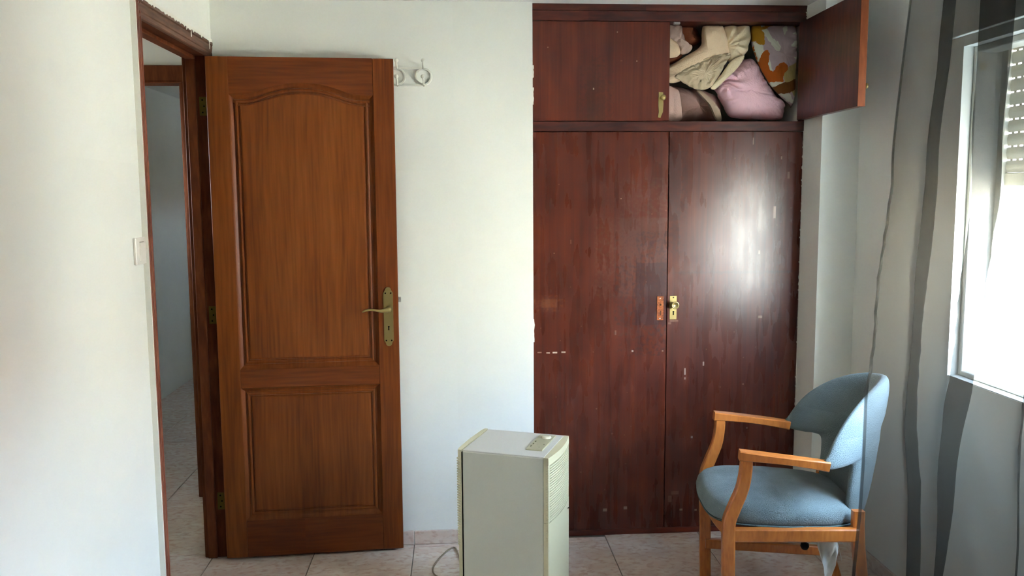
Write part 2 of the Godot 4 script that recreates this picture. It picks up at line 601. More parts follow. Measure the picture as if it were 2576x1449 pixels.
func door_frame() -> void:
	var tr := thing("trim_1", V(XL, 0, -3.1))
	tag(tr, "worn brown wooden door frame with moulded casing in the left wall", "", "", "structure")
	var b := MB.new()
	b.box(V(XL - 0.082, 0, DOOR_F - 0.029), V(XL + 0.001, 2.07, DOOR_F), 0.002)
	wpart("jamb", b, M.frame_v, tr)
	b = MB.new()
	b.box(V(XL - 0.082, 0, DOOR_F - 0.001), V(XL - 0.044, 2.045, DOOR_F + 0.013), 0.003)
	wpart("door_stop", b, M.frame_v, tr)
	b = MB.new()
	b.box(V(XL - 0.082, 0, DOOR_N), V(XL + 0.001, 2.07, DOOR_N + 0.029), 0.002)
	wpart("jamb", b, M.frame_v, tr)
	b = MB.new()
	b.box(V(XL - 0.082, 0, DOOR_N - 0.013), V(XL - 0.044, 2.045, DOOR_N + 0.001), 0.003)
	wpart("door_stop", b, M.frame_v, tr)
	b = MB.new()
	b.box(V(XL - 0.082, 2.047, DOOR_F - 0.028), V(XL + 0.001, 2.072, DOOR_N + 0.028), 0.002)
	wpart("head_jamb", b, M.frame_v, tr)
	b = MB.new()
	b.box(V(XL - 0.082, 2.033, DOOR_F + 0.001), V(XL - 0.044, 2.048, DOOR_N - 0.001), 0.003)
	wpart("head_stop", b, M.frame_v, tr)
	# moulded casings: profile (across, proud) run along the frame
	var head := MB.new()
	var pr := casing_profile(0.062)
	var rings := []
	for z in [DOOR_N + 0.058, DOOR_F - 0.025]:
		var r := PackedVector3Array()
		for p in pr: r.append(V(XL + p.y, 2.044 + p.x, z))
		rings.append(r)
	head.loft(rings, true, true, false)
	wpart("head_casing", head, M.frame_h, tr)
	var near := MB.new()
	pr = casing_profile(0.052)
	rings = []
	for y in [0.0, 2.106]:
		var r := PackedVector3Array()
		for p in pr: r.append(V(XL + p.y, y, DOOR_N + 0.006 + p.x))
		r.reverse()
		rings.append(r)
	near.loft(rings, true, true, false)
	wpart("casing", near, M.frame_near, tr)
	var far := MB.new()
	pr = casing_profile(0.036)
	rings = []
	for y in [0.0, 2.046]:
		var r := PackedVector3Array()
		for p in pr: r.append(V(XL + p.y * 0.8, y, DOOR_F - 0.001 - p.x))
		rings.append(r)
	far.loft(rings, true, true, false)
	wpart("casing", far, M.frame_v, tr)
	b = MB.new()
	b.box(V(XL - 0.097, 0, DOOR_F - 0.06), V(XL - 0.081, 2.07, DOOR_F + 0.002), 0.003)
	b.box(V(XL - 0.097, 2.04, DOOR_F - 0.06), V(XL - 0.081, 2.12, DOOR_N + 0.06), 0.003)
	wpart("hall_casing", b, M.frame_v, tr)
	# brass hinge leaves on the jamb
	for y in [1.853, 1.022, 0.243]:
		var h := MB.new()
		h.box(V(XL - 0.036, y - 0.036, DOOR_F - 0.0005), V(XL - 0.008, y + 0.036, DOOR_F + 0.0022), 0.001)
		var ho := wpart("hinge", h, M.hinge_brass, tr)
		for q in 3:
			var sc := MB.new()
			var yy: float = y - 0.024 + q * 0.024
			sc.lathe([Vector2(0.0034, 0), Vector2(0.0034, 0.0008), Vector2(0.002, 0.001)], 8, Transform3D(Basis(Vector3.RIGHT, PI / 2), V(XL - 0.024 + 0.006 * (q % 2), yy, DOOR_F + 0.0022)))
			wpart("screw", sc, M.hole, ho)
	# wall paint smeared over the top of the casing: ragged edge and three drips
	var rng := RandomNumberGenerator.new()
	rng.seed = 5
	var poly := PackedVector2Array()
	var n := 70
	for k in n + 1:
		var z: float = lerpf(DOOR_N + 0.05, DOOR_F - 0.012, float(k) / n)
		poly.append(Vector2(z, 2.1035 - 0.008 * rng.randf() * rng.randf() - (0.006 if k % 9 == 4 else 0.0)))
	poly.append(Vector2(DOOR_F - 0.012, 2.112))
	poly.append(Vector2(DOOR_N + 0.05, 2.112))
	var xf := Transform3D(Basis(V(0, 0, 1), V(0, 1, 0), V(-1, 0, 0)), Vector3.ZERO)   # (z, y) plane, thickness along -x
	var sm := MB.new()
	sm.prism(poly, -(XL + 0.0195), -(XL - 0.002), xf)
	wpart("paint_smear", sm, M.paint_white, tr)
	for d: Array in [[-3.225, 2.075, 0.026], [-3.17, 2.090, 0.014], [-3.455, 2.070, 0.03]]:
		sm = MB.new()
		sm.box(V(XL + 0.0165, d[1], d[0] - 0.002), V(XL + 0.0198, d[1] + d[2], d[0] + 0.002), 0.001)
		wpart("paint_drip", sm, M.paint_white, tr)
	# paint creeping over the near casing edge
	poly = PackedVector2Array()
	for k in 91:
		poly.append(Vector2(DOOR_N + 0.054 - 0.010 * rng.randf() * rng.randf(), 2.10 * k / 90.0))
	poly.append(Vector2(DOOR_N + 0.0605, 2.10))
	poly.append(Vector2(DOOR_N + 0.0605, 0.0))
	sm = MB.new()
	sm.prism(poly, -(XL + 0.0168), -(XL - 0.002), xf)
	wpart("paint_smear", sm, M.paint_white, tr)

# ------------------------------------------------------------------ door leaf
func inset(poly: PackedVector2Array, d: float) -> PackedVector2Array:     # counter-clockwise polygon
	var out := PackedVector2Array()
	var m := poly.size()
	for k in m:
		var a := poly[(k - 1 + m) % m]; var b := poly[k]; var e := poly[(k + 1) % m]
		var n1 := (b - a).normalized().orthogonal() * -1.0
		var n2 := (e - b).normalized().orthogonal() * -1.0
		out.append(b + (n1 + n2) * d / (1.0 + n1.dot(n2)))
	return out

func arch(x0: float, x1: float, yb: float, ysh: float, rise: float) -> PackedVector2Array:
	var p := PackedVector2Array([Vector2(x0, yb), Vector2(x1, yb)])
	if rise <= 0.0:
		p.append(Vector2(x1, ysh)); p.append(Vector2(x0, ysh))
		return p
	var n := 40
	for k in n + 1:
		var f := float(k) / n
		var s := absf(f - 0.5) * 2.0              # 1 at the shoulders, 0 at the crown
		var w := 1.0 - pow(s / 0.70, 2.0)
		if s > 0.55:
			var q := clampf((s - 0.55) / 0.27, 0, 1)
			w = 0.383 * (2.0 * q * q * q - 3.0 * q * q + 1.0) - 0.606 * (q * q * q - 2.0 * q * q + q)
		p.append(Vector2(lerpf(x1, x0, f), ysh + rise * w))
	return p

func door_leaf() -> void:
	var turn := atan2(0.0445, 0.7222)
	var d := thing("door_1", V(-0.9598, 0.012, -3.431), turn)
	tag(d, "open varnished brown wooden door with arched upper panel and brass lever", "door", "", "structure")
	var W := 0.7236
	var H := 2.028
	var T := -0.038
	var sw := 0.084
	var b := MB.new()
	b.box(V(0, 0, T), V(sw, H, 0), 0.0012)
	part("stile", b, M.door_v, d)
	b = MB.new()
	b.box(V(W - sw, 0, T), V(W, H, 0), 0.0025)
	part("stile", b, M.door_stile2, d)
	var up := arch(sw, W - sw, 0.790, 1.884, 0.046)
	var lowp := arch(sw, W - sw, 0.156, 0.712, 0.0)
	# top rail with the arch cut out of it
	var poly := PackedVector2Array([Vector2(sw, H), Vector2(sw, up[up.size() - 1].y)])
	for k in range(up.size() - 1, 1, -1): poly.append(up[k])
	poly.append(Vector2(W - sw, H))
	b = MB.new()
	b.prism(poly, T, -0.0002)
	part("rail", b, M.door_h, d)
	b = MB.new()
	b.box(V(sw, 0.712, T), V(W - sw, 0.790, -0.0002), 0.0015)
	part("rail", b, shifted(M.door_h, V(0.2, 0.5, 0.1)), d)
	b = MB.new()
	b.box(V(sw, 0.0, T), V(W - sw, 0.156, -0.0002), 0.0015)
	part("rail", b, shifted(M.door_h, V(0.6, 0.3, 0.1), Color(0.93, 0.9, 0.88)), d)
	var prof := [[0.0, 0.0], [0.002, -0.0035], [0.006, -0.0075], [0.013, -0.0125], [0.019, -0.0140], [0.0205, -0.0095], [0.026, -0.0075], [0.031, -0.0090], [0.033, -0.0140], [0.037, -0.0140], [0.039, -0.0090], [0.044, -0.0080]]
	for q in 2:
		var outl: PackedVector2Array = up if q == 0 else lowp
		var rings := []
		for s: Array in prof:
			var r := PackedVector3Array()
			for p in inset(outl, s[0]): r.append(V(p.x, p.y, s[1]))
			rings.append(r)
		b = MB.new()
		b.loft(rings, true, false, false)
		var pn := MB.new()
		pn.prism(inset(outl, 0.044), -0.03, -0.0080)
		var po := part("panel", pn, M.door_panel if q == 0 else M.door_panel2, d)
		part("moulding", b, M.door_stile2 if q == 0 else M.door_panel2, po)
		var bk := MB.new()
		bk.prism(outl, -0.031, -0.0145)
		part("panel_back", bk, M.door_v, po)
	# long brass plate with lever handle, keyhole and four screws
	var hx := 0.6825
	var plate := PackedVector2Array()
	var hw := 0.0195
	var ph := 0.1215
	for e in 2:
		var sg := 1.0 if e == 0 else -1.0
		for k in 13:
			var a := PI * k / 12.0
			var px := cos(a) * 0.0125 * sg
			plate.append(Vector2(hx + px, 0.992 + sg * (ph - 0.012 + sin(a) * 0.0125)))
			if k == 12:
				plate.append(Vector2(hx - sg * hw, 0.992 + sg * (ph - 0.024)))
		plate.append(Vector2(hx - sg * hw, 0.992 - sg * (ph - 0.024)))
	var hp := MB.new()
	hp.prism(plate, 0, 0.004)
	hp.prism(inset(plate if not Geometry2D.is_polygon_clockwise(plate) else plate, 0.003), 0.0039, 0.0052)
	var ho := part("handle_plate", hp, M.brass_old, d)
	ho.set_meta("label", "long tarnished brass plate")
	var lv := MB.new()
	lv.lathe([Vector2(0.0115, 0), Vector2(0.0115, 0.006), Vector2(0.0085, 0.010), Vector2(0.0085, 0.034), Vector2(0.0105, 0.040), Vector2(0.0098, 0.048), Vector2(0.005, 0.051), Vector2(0.0, 0.0515)], 20, Transform3D(Basis(Vector3.RIGHT, PI / 2), V(hx + 0.004, 1.027, 0.004)))
	var path: Array[Vector3] = []
	var rad := []
	for k in 19:
		var f := k / 18.0
		path.append(V(hx + 0.004 - 0.108 * f, 1.027 - 0.0085 * sin(f * PI * 0.55) + 0.011 * smoothstep(0.25, 0.75, f) - 0.011 * pow(f, 6.0), 0.046 + 0.006 * sin(f * PI) - 0.010 * f * f))
		rad.append(lerpf(0.0098, 0.0045, smoothstep(0.0, 0.55, f)) * (1.0 if f < 0.93 else lerpf(1.0, 0.55, (f - 0.93) / 0.07)))
	lv.tube(path, rad, 12)
	part("lever", lv, M.brass, ho)
	var kh := MB.new()
	kh.prism(keyhole(Vector2(hx, 0.951), 0.0038, 0.014), 0.005, 0.0058)
	part("keyhole", kh, M.hole, ho)
	for sx in [-0.011, 0.011]:
		for sy in [1.090, 0.894]:
			var s := MB.new()
			s.lathe([Vector2(0.0032, 0), Vector2(0.0032, 0.0006), Vector2(0, 0.0007)], 8, Transform3D(Basis(Vector3.RIGHT, PI / 2), V(hx + sx, sy, 0.0052)))
			part("screw", s, M.hole, ho)
	var lt := MB.new()
	lt.box(V(W - 0.001, 1.050, -0.026), V(W + 0.011, 1.072, -0.010), 0.002)
	part("latch_bolt", lt, M.steel, d)

# ------------------------------------------------------------------ wardrobe
# large veneer texture: streaks, worn patches and white paint flecks where the photograph shows them
func veneer(w: int, h: int, seed_: int, red: float, marks: Array, worn: Array, gain := 1.0) -> ImageTexture:
	var a := noise(1.0, seed_, 2)
	var b := noise(1.0, seed_ + 5, 3)
	var e := noise(1.0, seed_ + 9, 2)
	var d := Color8(54, 22, 14)
	var m := Color8(78, 34, 22).lerp(Color8(86, 34, 20), red)
	var l := Color8(102, 48, 28).lerp(Color8(114, 50, 27), red)
	d = Color(d.r * gain, d.g * gain, d.b * gain)
	m = Color(m.r * gain, m.g * gain, m.b * gain)
	l = Color(l.r * gain, l.g * gain, l.b * gain)
	var base := img_tex(w, h, func(x: int, y: int) -> Color:
		var wob := b.get_noise_2d(x * 0.01, y * 0.004) * 5.0
		var s1 := a.get_noise_2d(x * 0.04 + wob * 0.06, y * 0.0006)
		var s2 := e.get_noise_2d(x * 0.10, y * 0.0012)
		var s3 := b.get_noise_2d(x * 0.008 + 30.0, y * 0.003)
		var s := s1 * 0.30 + s2 * 0.26 + s3 * 0.5
		var c := m.lerp(l, clampf(s * 1.1, 0, 1)) if s > 0 else m.lerp(d, clampf(-s * 1.1, 0, 1))
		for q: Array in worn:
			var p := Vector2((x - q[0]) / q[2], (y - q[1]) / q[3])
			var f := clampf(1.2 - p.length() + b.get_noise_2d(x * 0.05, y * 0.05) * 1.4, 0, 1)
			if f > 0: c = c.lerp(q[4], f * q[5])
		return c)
	var im := base.get_image()
	for k: Array in marks:        # x, y, width, height, strength
		for yy in range(int(k[1]), int(k[1] + k[3])):
			for xx in range(int(k[0]), int(k[0] + k[2])):
				if xx >= 0 and yy >= 0 and xx < w and yy < h:
					im.set_pixel(xx, yy, im.get_pixel(xx, yy).lerp(Color8(206, 190, 172), k[4]))
	im.generate_mipmaps()
	return ImageTexture.create_from_image(im)

func veneer_mat(tex: Texture2D, streaky := true) -> StandardMaterial3D:
	var m := StandardMaterial3D.new()
	m.albedo_texture = tex
	m.roughness = 1.0
	m.metallic_specular = 0.46
	if streaky: m.roughness_texture = M.rough_streak
	else: m.roughness = 0.3
	return m

func keyhole(at: Vector2, r: float, drop: float) -> PackedVector2Array:
	var p := PackedVector2Array()
	for k in 15:
		var a := lerpf(-0.3 * PI, 1.3 * PI, k / 14.0)
		p.append(at + Vector2(cos(a), sin(a)) * r)
	p.append(at + Vector2(-r * 0.65, -drop))
	p.append(at + Vector2(r * 0.65, -drop))
	return p

func round_knob(b: MB, at: Vector3, dir: Vector3, r: float, length: float, dish := false) -> void:
	var xf := Transform3D(Basis(Quaternion(Vector3.UP, dir)), at)
	if dish:
		b.lathe([Vector2(r * 0.45, 0), Vector2(r * 0.4, length * 0.5), Vector2(r * 0.95, length * 0.75), Vector2(r, length * 0.92), Vector2(r * 0.92, length), Vector2(r * 0.7, length * 0.97), Vector2(r * 0.6, length * 0.86), Vector2(0, length * 0.84)], 28, xf)
	else:
		b.lathe([Vector2(r * 0.5, 0), Vector2(r * 0.42, length * 0.4), Vector2(r * 0.8, length * 0.55), Vector2(r, length * 0.72), Vector2(r * 0.85, length * 0.9), Vector2(r * 0.45, length * 0.99), Vector2(0, length)], 24, xf)

func wardrobe() -> void:
	var rn := noise(1.0, 140, 3)
	M.rough_streak = img_tex(256, 512, func(x: int, y: int) -> Color:
		var s := 0.28 + rn.get_noise_2d(x * 0.05, y * 0.002) * 0.035 + rn.get_noise_2d(x * 0.02, y * 0.012) * 0.04
		return Color(s, s, s))
	var t := thing("built_in_wardrobe", V(0.905, 0, ZC))
	tag(t, "dark mahogany built-in wardrobe with two tall doors and top cupboards", "wardrobe")
	var b := MB.new()
	b.box(V(0.326, 2.2525, ZC - 0.022), V(1.486, CEIL, ZC), 0.0015)
	wpart("top_board", b, M.maho_h, t)
	b = MB.new()
	b.box(V(0.326, 2.2105, ZC - 0.022), V(1.486, 2.2515, ZC + 0.001), 0.0015)
	wpart("top_rail", b, shifted(M.maho_h, V(0.3, 0.6, 0.1), Color(1.05, 1.0, 1.0)), t)
	b = MB.new()
	b.box(V(0.326, 1.7605, ZC - 0.022), V(1.486, 1.8015, ZC + 0.001), 0.0015)
	wpart("middle_rail", b, shifted(M.maho_h, V(0.7, 0.2, 0.1)), t)
	b = MB.new()
	b.box(V(0.326, 0.0, ZC - 0.03), V(1.486, 0.026, ZC - 0.001), 0.0015)
	wpart("plinth", b, shifted(M.maho_h, V(0.5, 0.4, 0.1), Color(1.25, 1.05, 0.85)), t)
	b = MB.new()
	b.box(V(1.4675, 1.8015, ZC - 0.022), V(1.486, 2.2105, ZC - 0.0005), 0.001)
	wpart("side_stile", b, M.maho_v, t)
	b = MB.new()
	b.box(V(0.326, 0.026, ZC - 0.045), V(0.345, 1.76, ZC - 0.026), 0.001)
	wpart("side_stile", b, M.maho_v, t)
	b = MB.new()
	b.box(V(0.326, 1.775, -4.12), V(1.486, 1.8000, ZC - 0.0225), 0.001)
	var shelf := wpart("shelf", b, smat(112, 26, 20, 0.5, 0.4), t)
	shelf.set_meta("label", "dark red cupboard floor board")
	b = MB.new()
	b.box(V(0.326, 2.2115, -4.12), V(1.486, 2.225, ZC - 0.0225), 0.001)
	wpart("cupboard_roof", b, M.maho_v, t)

	# doors
	var marks_ll := [[14, 826, 16, 5, 0.5], [48, 828, 14, 5, 0.8], [72, 827, 18, 6, 0.95], [106, 826, 16, 6, 0.95], [312, 748, 6, 18, 0.5], [378, 826, 7, 7, 0.8], [496, 828, 6, 6, 0.6], [330, 245, 5, 5, 0.7], [140, 400, 4, 16, 0.35], [76, 448, 5, 5, 0.5], [240, 1050, 5, 5, 0.5], [270, 1452, 16, 12, 0.7], [352, 1446, 14, 12, 0.7], [520, 1440, 16, 16, 0.8], [300, 1150, 8, 5, 0.4], [180, 1300, 5, 5, 0.4]]
	for k in 34:
		var hs := noise(1.0, 300 + k, 1)
		marks_ll.append([absf(hs.get_noise_2d(3.3, k)) * 1100.0, absf(hs.get_noise_2d(9.1, k * 2.7)) * 3000.0, 4, 4, 0.35])
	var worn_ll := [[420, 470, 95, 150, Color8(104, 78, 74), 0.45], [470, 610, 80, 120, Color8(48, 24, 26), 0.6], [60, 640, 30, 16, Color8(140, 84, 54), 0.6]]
	var marks_lr := [[318, 22, 4, 26, 0.5], [456, 150, 8, 26, 0.35], [405, 280, 9, 46, 0.6], [428, 92, 5, 12, 0.6], [350, 448, 7, 14, 0.6], [356, 700, 16, 10, 0.5], [70, 900, 6, 26, 0.7], [70, 936, 6, 9, 0.7], [142, 876, 6, 16, 0.75], [100, 1170, 8, 9, 0.8], [300, 965, 6, 6, 0.6], [210, 975, 5, 5, 0.4], [350, 1110, 5, 7, 0.5], [320, 1140, 5, 6, 0.5], [10, 712, 34, 6, 0.35], [4, 720, 12, 8, 0.35], [26, 1390, 30, 14, 0.3], [14, 1408, 14, 26, 0.3], [60, 1462, 12, 8, 0.6], [120, 1465, 9, 8, 0.5]]
	for k in 30:
		var hs := noise(1.0, 400 + k, 1)
		marks_lr.append([absf(hs.get_noise_2d(5.3, k)) * 1100.0, absf(hs.get_noise_2d(2.1, k * 1.7)) * 3000.0, 4, 4, 0.35])
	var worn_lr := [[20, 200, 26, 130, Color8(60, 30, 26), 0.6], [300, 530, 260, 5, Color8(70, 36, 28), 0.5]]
	var dl := MB.new()
	dl.box(V(0.3285, 0.0275, ZC - 0.022), V(0.9035, 1.758, ZC), 0.0012)
	dl.fit_uv(Vector2(0.3285, 0.0275), Vector2(0.9035, 1.758))
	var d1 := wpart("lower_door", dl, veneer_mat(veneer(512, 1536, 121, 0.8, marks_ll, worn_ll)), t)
	var dr := MB.new()
	dr.box(V(0.9065, 0.0275, ZC - 0.022), V(1.4845, 1.758, ZC), 0.0012)
	dr.fit_uv(Vector2(0.9065, 0.0275), Vector2(1.4845, 1.758))
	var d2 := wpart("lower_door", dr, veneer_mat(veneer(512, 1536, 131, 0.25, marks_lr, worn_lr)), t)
	var du := MB.new()
	du.box(V(0.3285, 1.804, ZC - 0.022), V(0.9030, 2.2085, ZC), 0.0012)
	du.fit_uv(Vector2(0.3285, 1.804), Vector2(0.9030, 2.2085))
	var marks_u := [[312, 36, 4, 4, 0.7], [54, 92, 4, 4, 0.6], [386, 140, 4, 5, 0.7], [224, 240, 5, 7, 0.8], [326, 140, 8, 3, 0.25]]
	var d3 := wpart("upper_door", du, veneer_mat(veneer(512, 360, 151, 0.1, marks_u, [[235, 300, 34, 90, Color8(60, 36, 28), 0.4]], 1.22), false), t)
	# the open cupboard door, swung out square to the front
	var hg := V(1.480, 0, ZC + 0.002)
	var xf := Transform3D(Basis(Vector3.UP, deg_to_rad(-0.9)), hg)
	var oo := MB.new()
	oo.box(V(-0.0270, 1.806, 0.0), V(0, 2.2075, 0.566), 0.0012, xf)
	var d4 := wpart("upper_door", oo, M.maho_v, t)
	d4.set_meta("label", "open cupboard door, dark inner face showing")
	var eb := MB.new()
	eb.box(V(-0.0275, 1.8058, 0.5655), V(0.0003, 2.2077, 0.5685), 0.0008, xf)
	wpart("edge_band", eb, M.edge_band, d4)
	var kb := MB.new()
	round_knob(kb, xf * V(0.0, 1.882, 0.535), xf.basis * Vector3.RIGHT, 0.011, 0.024)
	wpart("knob", kb, M.brass_old, d4)
	# rusty plate, brass plate with dished knob, cupboard plate with ball knob
	b = MB.new()
	b.box(V(0.861, 0.957, ZC), V(0.890, 1.061, ZC + 0.0025), 0.001)
	var p1 := wpart("escutcheon", b, M.rust, d1)
	p1.set_meta("label", "rusty keyhole plate without knob")
	b = MB.new()
	for y: float in [1.051, 0.964]:
		b = MB.new()
		b.lathe([Vector2(0.003, 0), Vector2(0.0028, 0.0008), Vector2(0, 0.001)], 8, Transform3D(Basis(Vector3.RIGHT, PI / 2), V(0.8745, y, ZC + 0.0025)))
		wpart("screw", b, M.steel, p1)
	b = MB.new()
	b.lathe([Vector2(0.0045, 0), Vector2(0.0045, 0.0005), Vector2(0, 0.0006)], 10, Transform3D(Basis(Vector3.RIGHT, PI / 2), V(0.876, 1.024, ZC + 0.0025)))
	wpart("knob_hole", b, smat(62, 36, 20, 0.8, 0.2), p1)
	b = MB.new()
	b.prism(keyhole(Vector2(0.877, 0.994), 0.003, 0.014), ZC + 0.002, ZC + 0.003)
	wpart("keyhole", b, smat(62, 36, 20, 0.8, 0.2), p1)
	b = MB.new()
	b.box(V(0.917, 0.959, ZC), V(0.9475, 1.062, ZC + 0.0025), 0.001)
	var p2 := wpart("escutcheon", b, M.brass_old, d2)
	b = MB.new()
	round_knob(b, V(0.9345, 1.024, ZC + 0.002), V(0, 0, 1), 0.0165, 0.030, true)
	wpart("knob", b, M.brass, p2)
	b = MB.new()
	b.lathe([Vector2(0.003, 0), Vector2(0.003, 0.0006), Vector2(0, 0.0007)], 8, Transform3D(Basis(Vector3.RIGHT, PI / 2), V(0.9325, 1.0545, ZC + 0.0025)))
	wpart("screw_hole", b, M.hole, p2)
	b = MB.new()
	b.prism(keyhole(Vector2(0.933, 0.993), 0.0036, 0.014), ZC + 0.002, ZC + 0.0031)
	wpart("keyhole", b, M.hole, p2)
	b = MB.new()
	b.prism(PackedVector2Array([Vector2(0.856, 1.818), Vector2(0.866, 1.815), Vector2(0.869, 1.824), Vector2(0.876, 1.840), Vector2(0.878, 1.872), Vector2(0.876, 1.921), Vector2(0.858, 1.922), Vector2(0.857, 1.870), Vector2(0.859, 1.840)]), ZC, ZC + 0.003)
	var p3 := wpart("escutcheon", b, M.brass, d3)
	b = MB.new()
	round_knob(b, V(0.868, 1.899, ZC + 0.002), V(0.25, -0.05, 1).normalized(), 0.012, 0.028)
	wpart("knob", b, M.brass, p3)
	# ball catch under the top rail
	b = MB.new()
	b.box(V(0.919, 2.199, ZC - 0.02), V(0.947, 2.211, ZC - 0.004), 0.003)
	wpart("catch", b, M.steel, t)
	# ragged wall paint along the outer edges
	var rng := RandomNumberGenerator.new()
	rng.seed = 8
	var poly := PackedVector2Array([Vector2(1.4875, 0.45), Vector2(1.4875, 1.757)])
	for k in range(160, -1, -1):
		var wig := rng.randf()
		poly.append(Vector2(1.4862 - 0.006 * wig * wig * wig, lerpf(0.45, 1.757, k / 160.0)))
	var sm := MB.new()
	sm.prism(poly, ZC - 0.004, ZC + 0.0009)
	wpart("paint_smear", sm, M.paint_white, t)
	sm = MB.new()
	poly = PackedVector2Array([Vector2(1.4875, 2.212), Vector2(1.4875, 2.275)])
	for k in range(16, -1, -1):
		var wig := rng.randf()
		poly.append(Vector2(1.4850 - 0.009 * wig * wig, lerpf(2.212, 2.275, k / 16.0)))
	sm.prism(poly, ZC - 0.004, ZC + 0.0019)
	wpart("paint_smear", sm, M.paint_white, t)
	for seg: Array in [[0.87, 0.97], [1.87, 1.94], [1.98, 2.03]]:
		poly = PackedVector2Array([Vector2(0.325, seg[1]), Vector2(0.325, seg[0])])
		for k in 9:
			poly.append(Vector2(0.3295 + 0.004 * rng.randf(), lerpf(seg[0], seg[1], k / 8.0)))
		sm = MB.new()
		sm.prism(poly, ZC - 0.004, ZC + 0.0015)
		wpart("paint_smear", sm, M.paint_white, t)

# ------------------------------------------------------------------ bedding in the open cupboard
func bx(u: float) -> float: return 0.905 + (u - 1685.0) * 0.001685    # photo columns and rows on the cupboard opening
func by(v: float) -> float: return 1.8015 + (303.0 - v) * 0.00164

# a stuffed cloth shape: star-shaped outline, bulging forward by t, with folds
func puff(outline: Array, mid: Vector2, z: float, t: float, fold: Callable, rings := 26, seg := 120, roll := 2.4) -> MB:
	var o := PackedVector2Array()
	var total := 0.0
	var lens := PackedFloat32Array([0.0])
	for k in outline.size():
		var a: Vector2 = outline[k]; var b: Vector2 = outline[(k + 1) % outline.size()]
		total += a.distance_to(b)
		lens.append(total)
	for s in seg:
		var want := total * s / seg
		var k := 0
		while lens[k + 1] < want: k += 1
		var m := outline.size()
		var f := (want - lens[k]) / (lens[k + 1] - lens[k])
		var p0: Vector2 = outline[(k - 1 + m) % m]; var p1: Vector2 = outline[k]; var p2: Vector2 = outline[(k + 1) % m]; var p3: Vector2 = outline[(k + 2) % m]
		o.append(p1.cubic_interpolate(p2, p0, p3, f))
	if Geometry2D.is_polygon_clockwise(o): pass
	else: o.reverse()
	# photo rows run down, so a clockwise outline there is counter-clockwise in the room
	var mb := MB.new()
	var rr := []
	for k in rings + 1:
		var ph := PI * (1.0 - float(k) / rings)          # from the back pole to the front pole
		var r := sin(ph)
		var h := -cos(ph)
		r = pow(r, 2.0 / roll)
		var ring := PackedVector3Array()
		for s in seg:
			var p := mid + (o[s] - mid) * maxf(r, 0.002)
			var w: float = fold.call(p, r) if h > -0.2 else 0.0
			var far := absf(z) / 3.57
			ring.append(V(minf(bx(p.x) * far, 1.4600), clampf(1.5 + (by(p.y) - 1.5) * far, 1.8035, 2.2080), z + t * h * (1.0 if h > 0 else 0.7) + w))
		rr.append(ring)
	mb.loft(rr, true, true, true)
	return mb

func px_uv(mb: MB, lo: Vector2, hi: Vector2) -> void:      # photo-box mapping for a printed cloth
	var far := 3.655 / 3.57
	mb.fit_uv(Vector2(bx(lo.x) * far, 1.5 + (by(hi.y) - 1.5) * far), Vector2(bx(hi.x) * far, 1.5 + (by(lo.y) - 1.5) * far))

func cloth(r: float, g: float, b: float, rough := 0.9, sheen := 0.3) -> StandardMaterial3D:
	var m := smat(r, g, b, rough, 0.3)
	m.rim_enabled = true
	m.rim = sheen
	m.rim_tint = 0.6
	bump(m, 0.12, 1.4, 0.25, int(r))
	return m

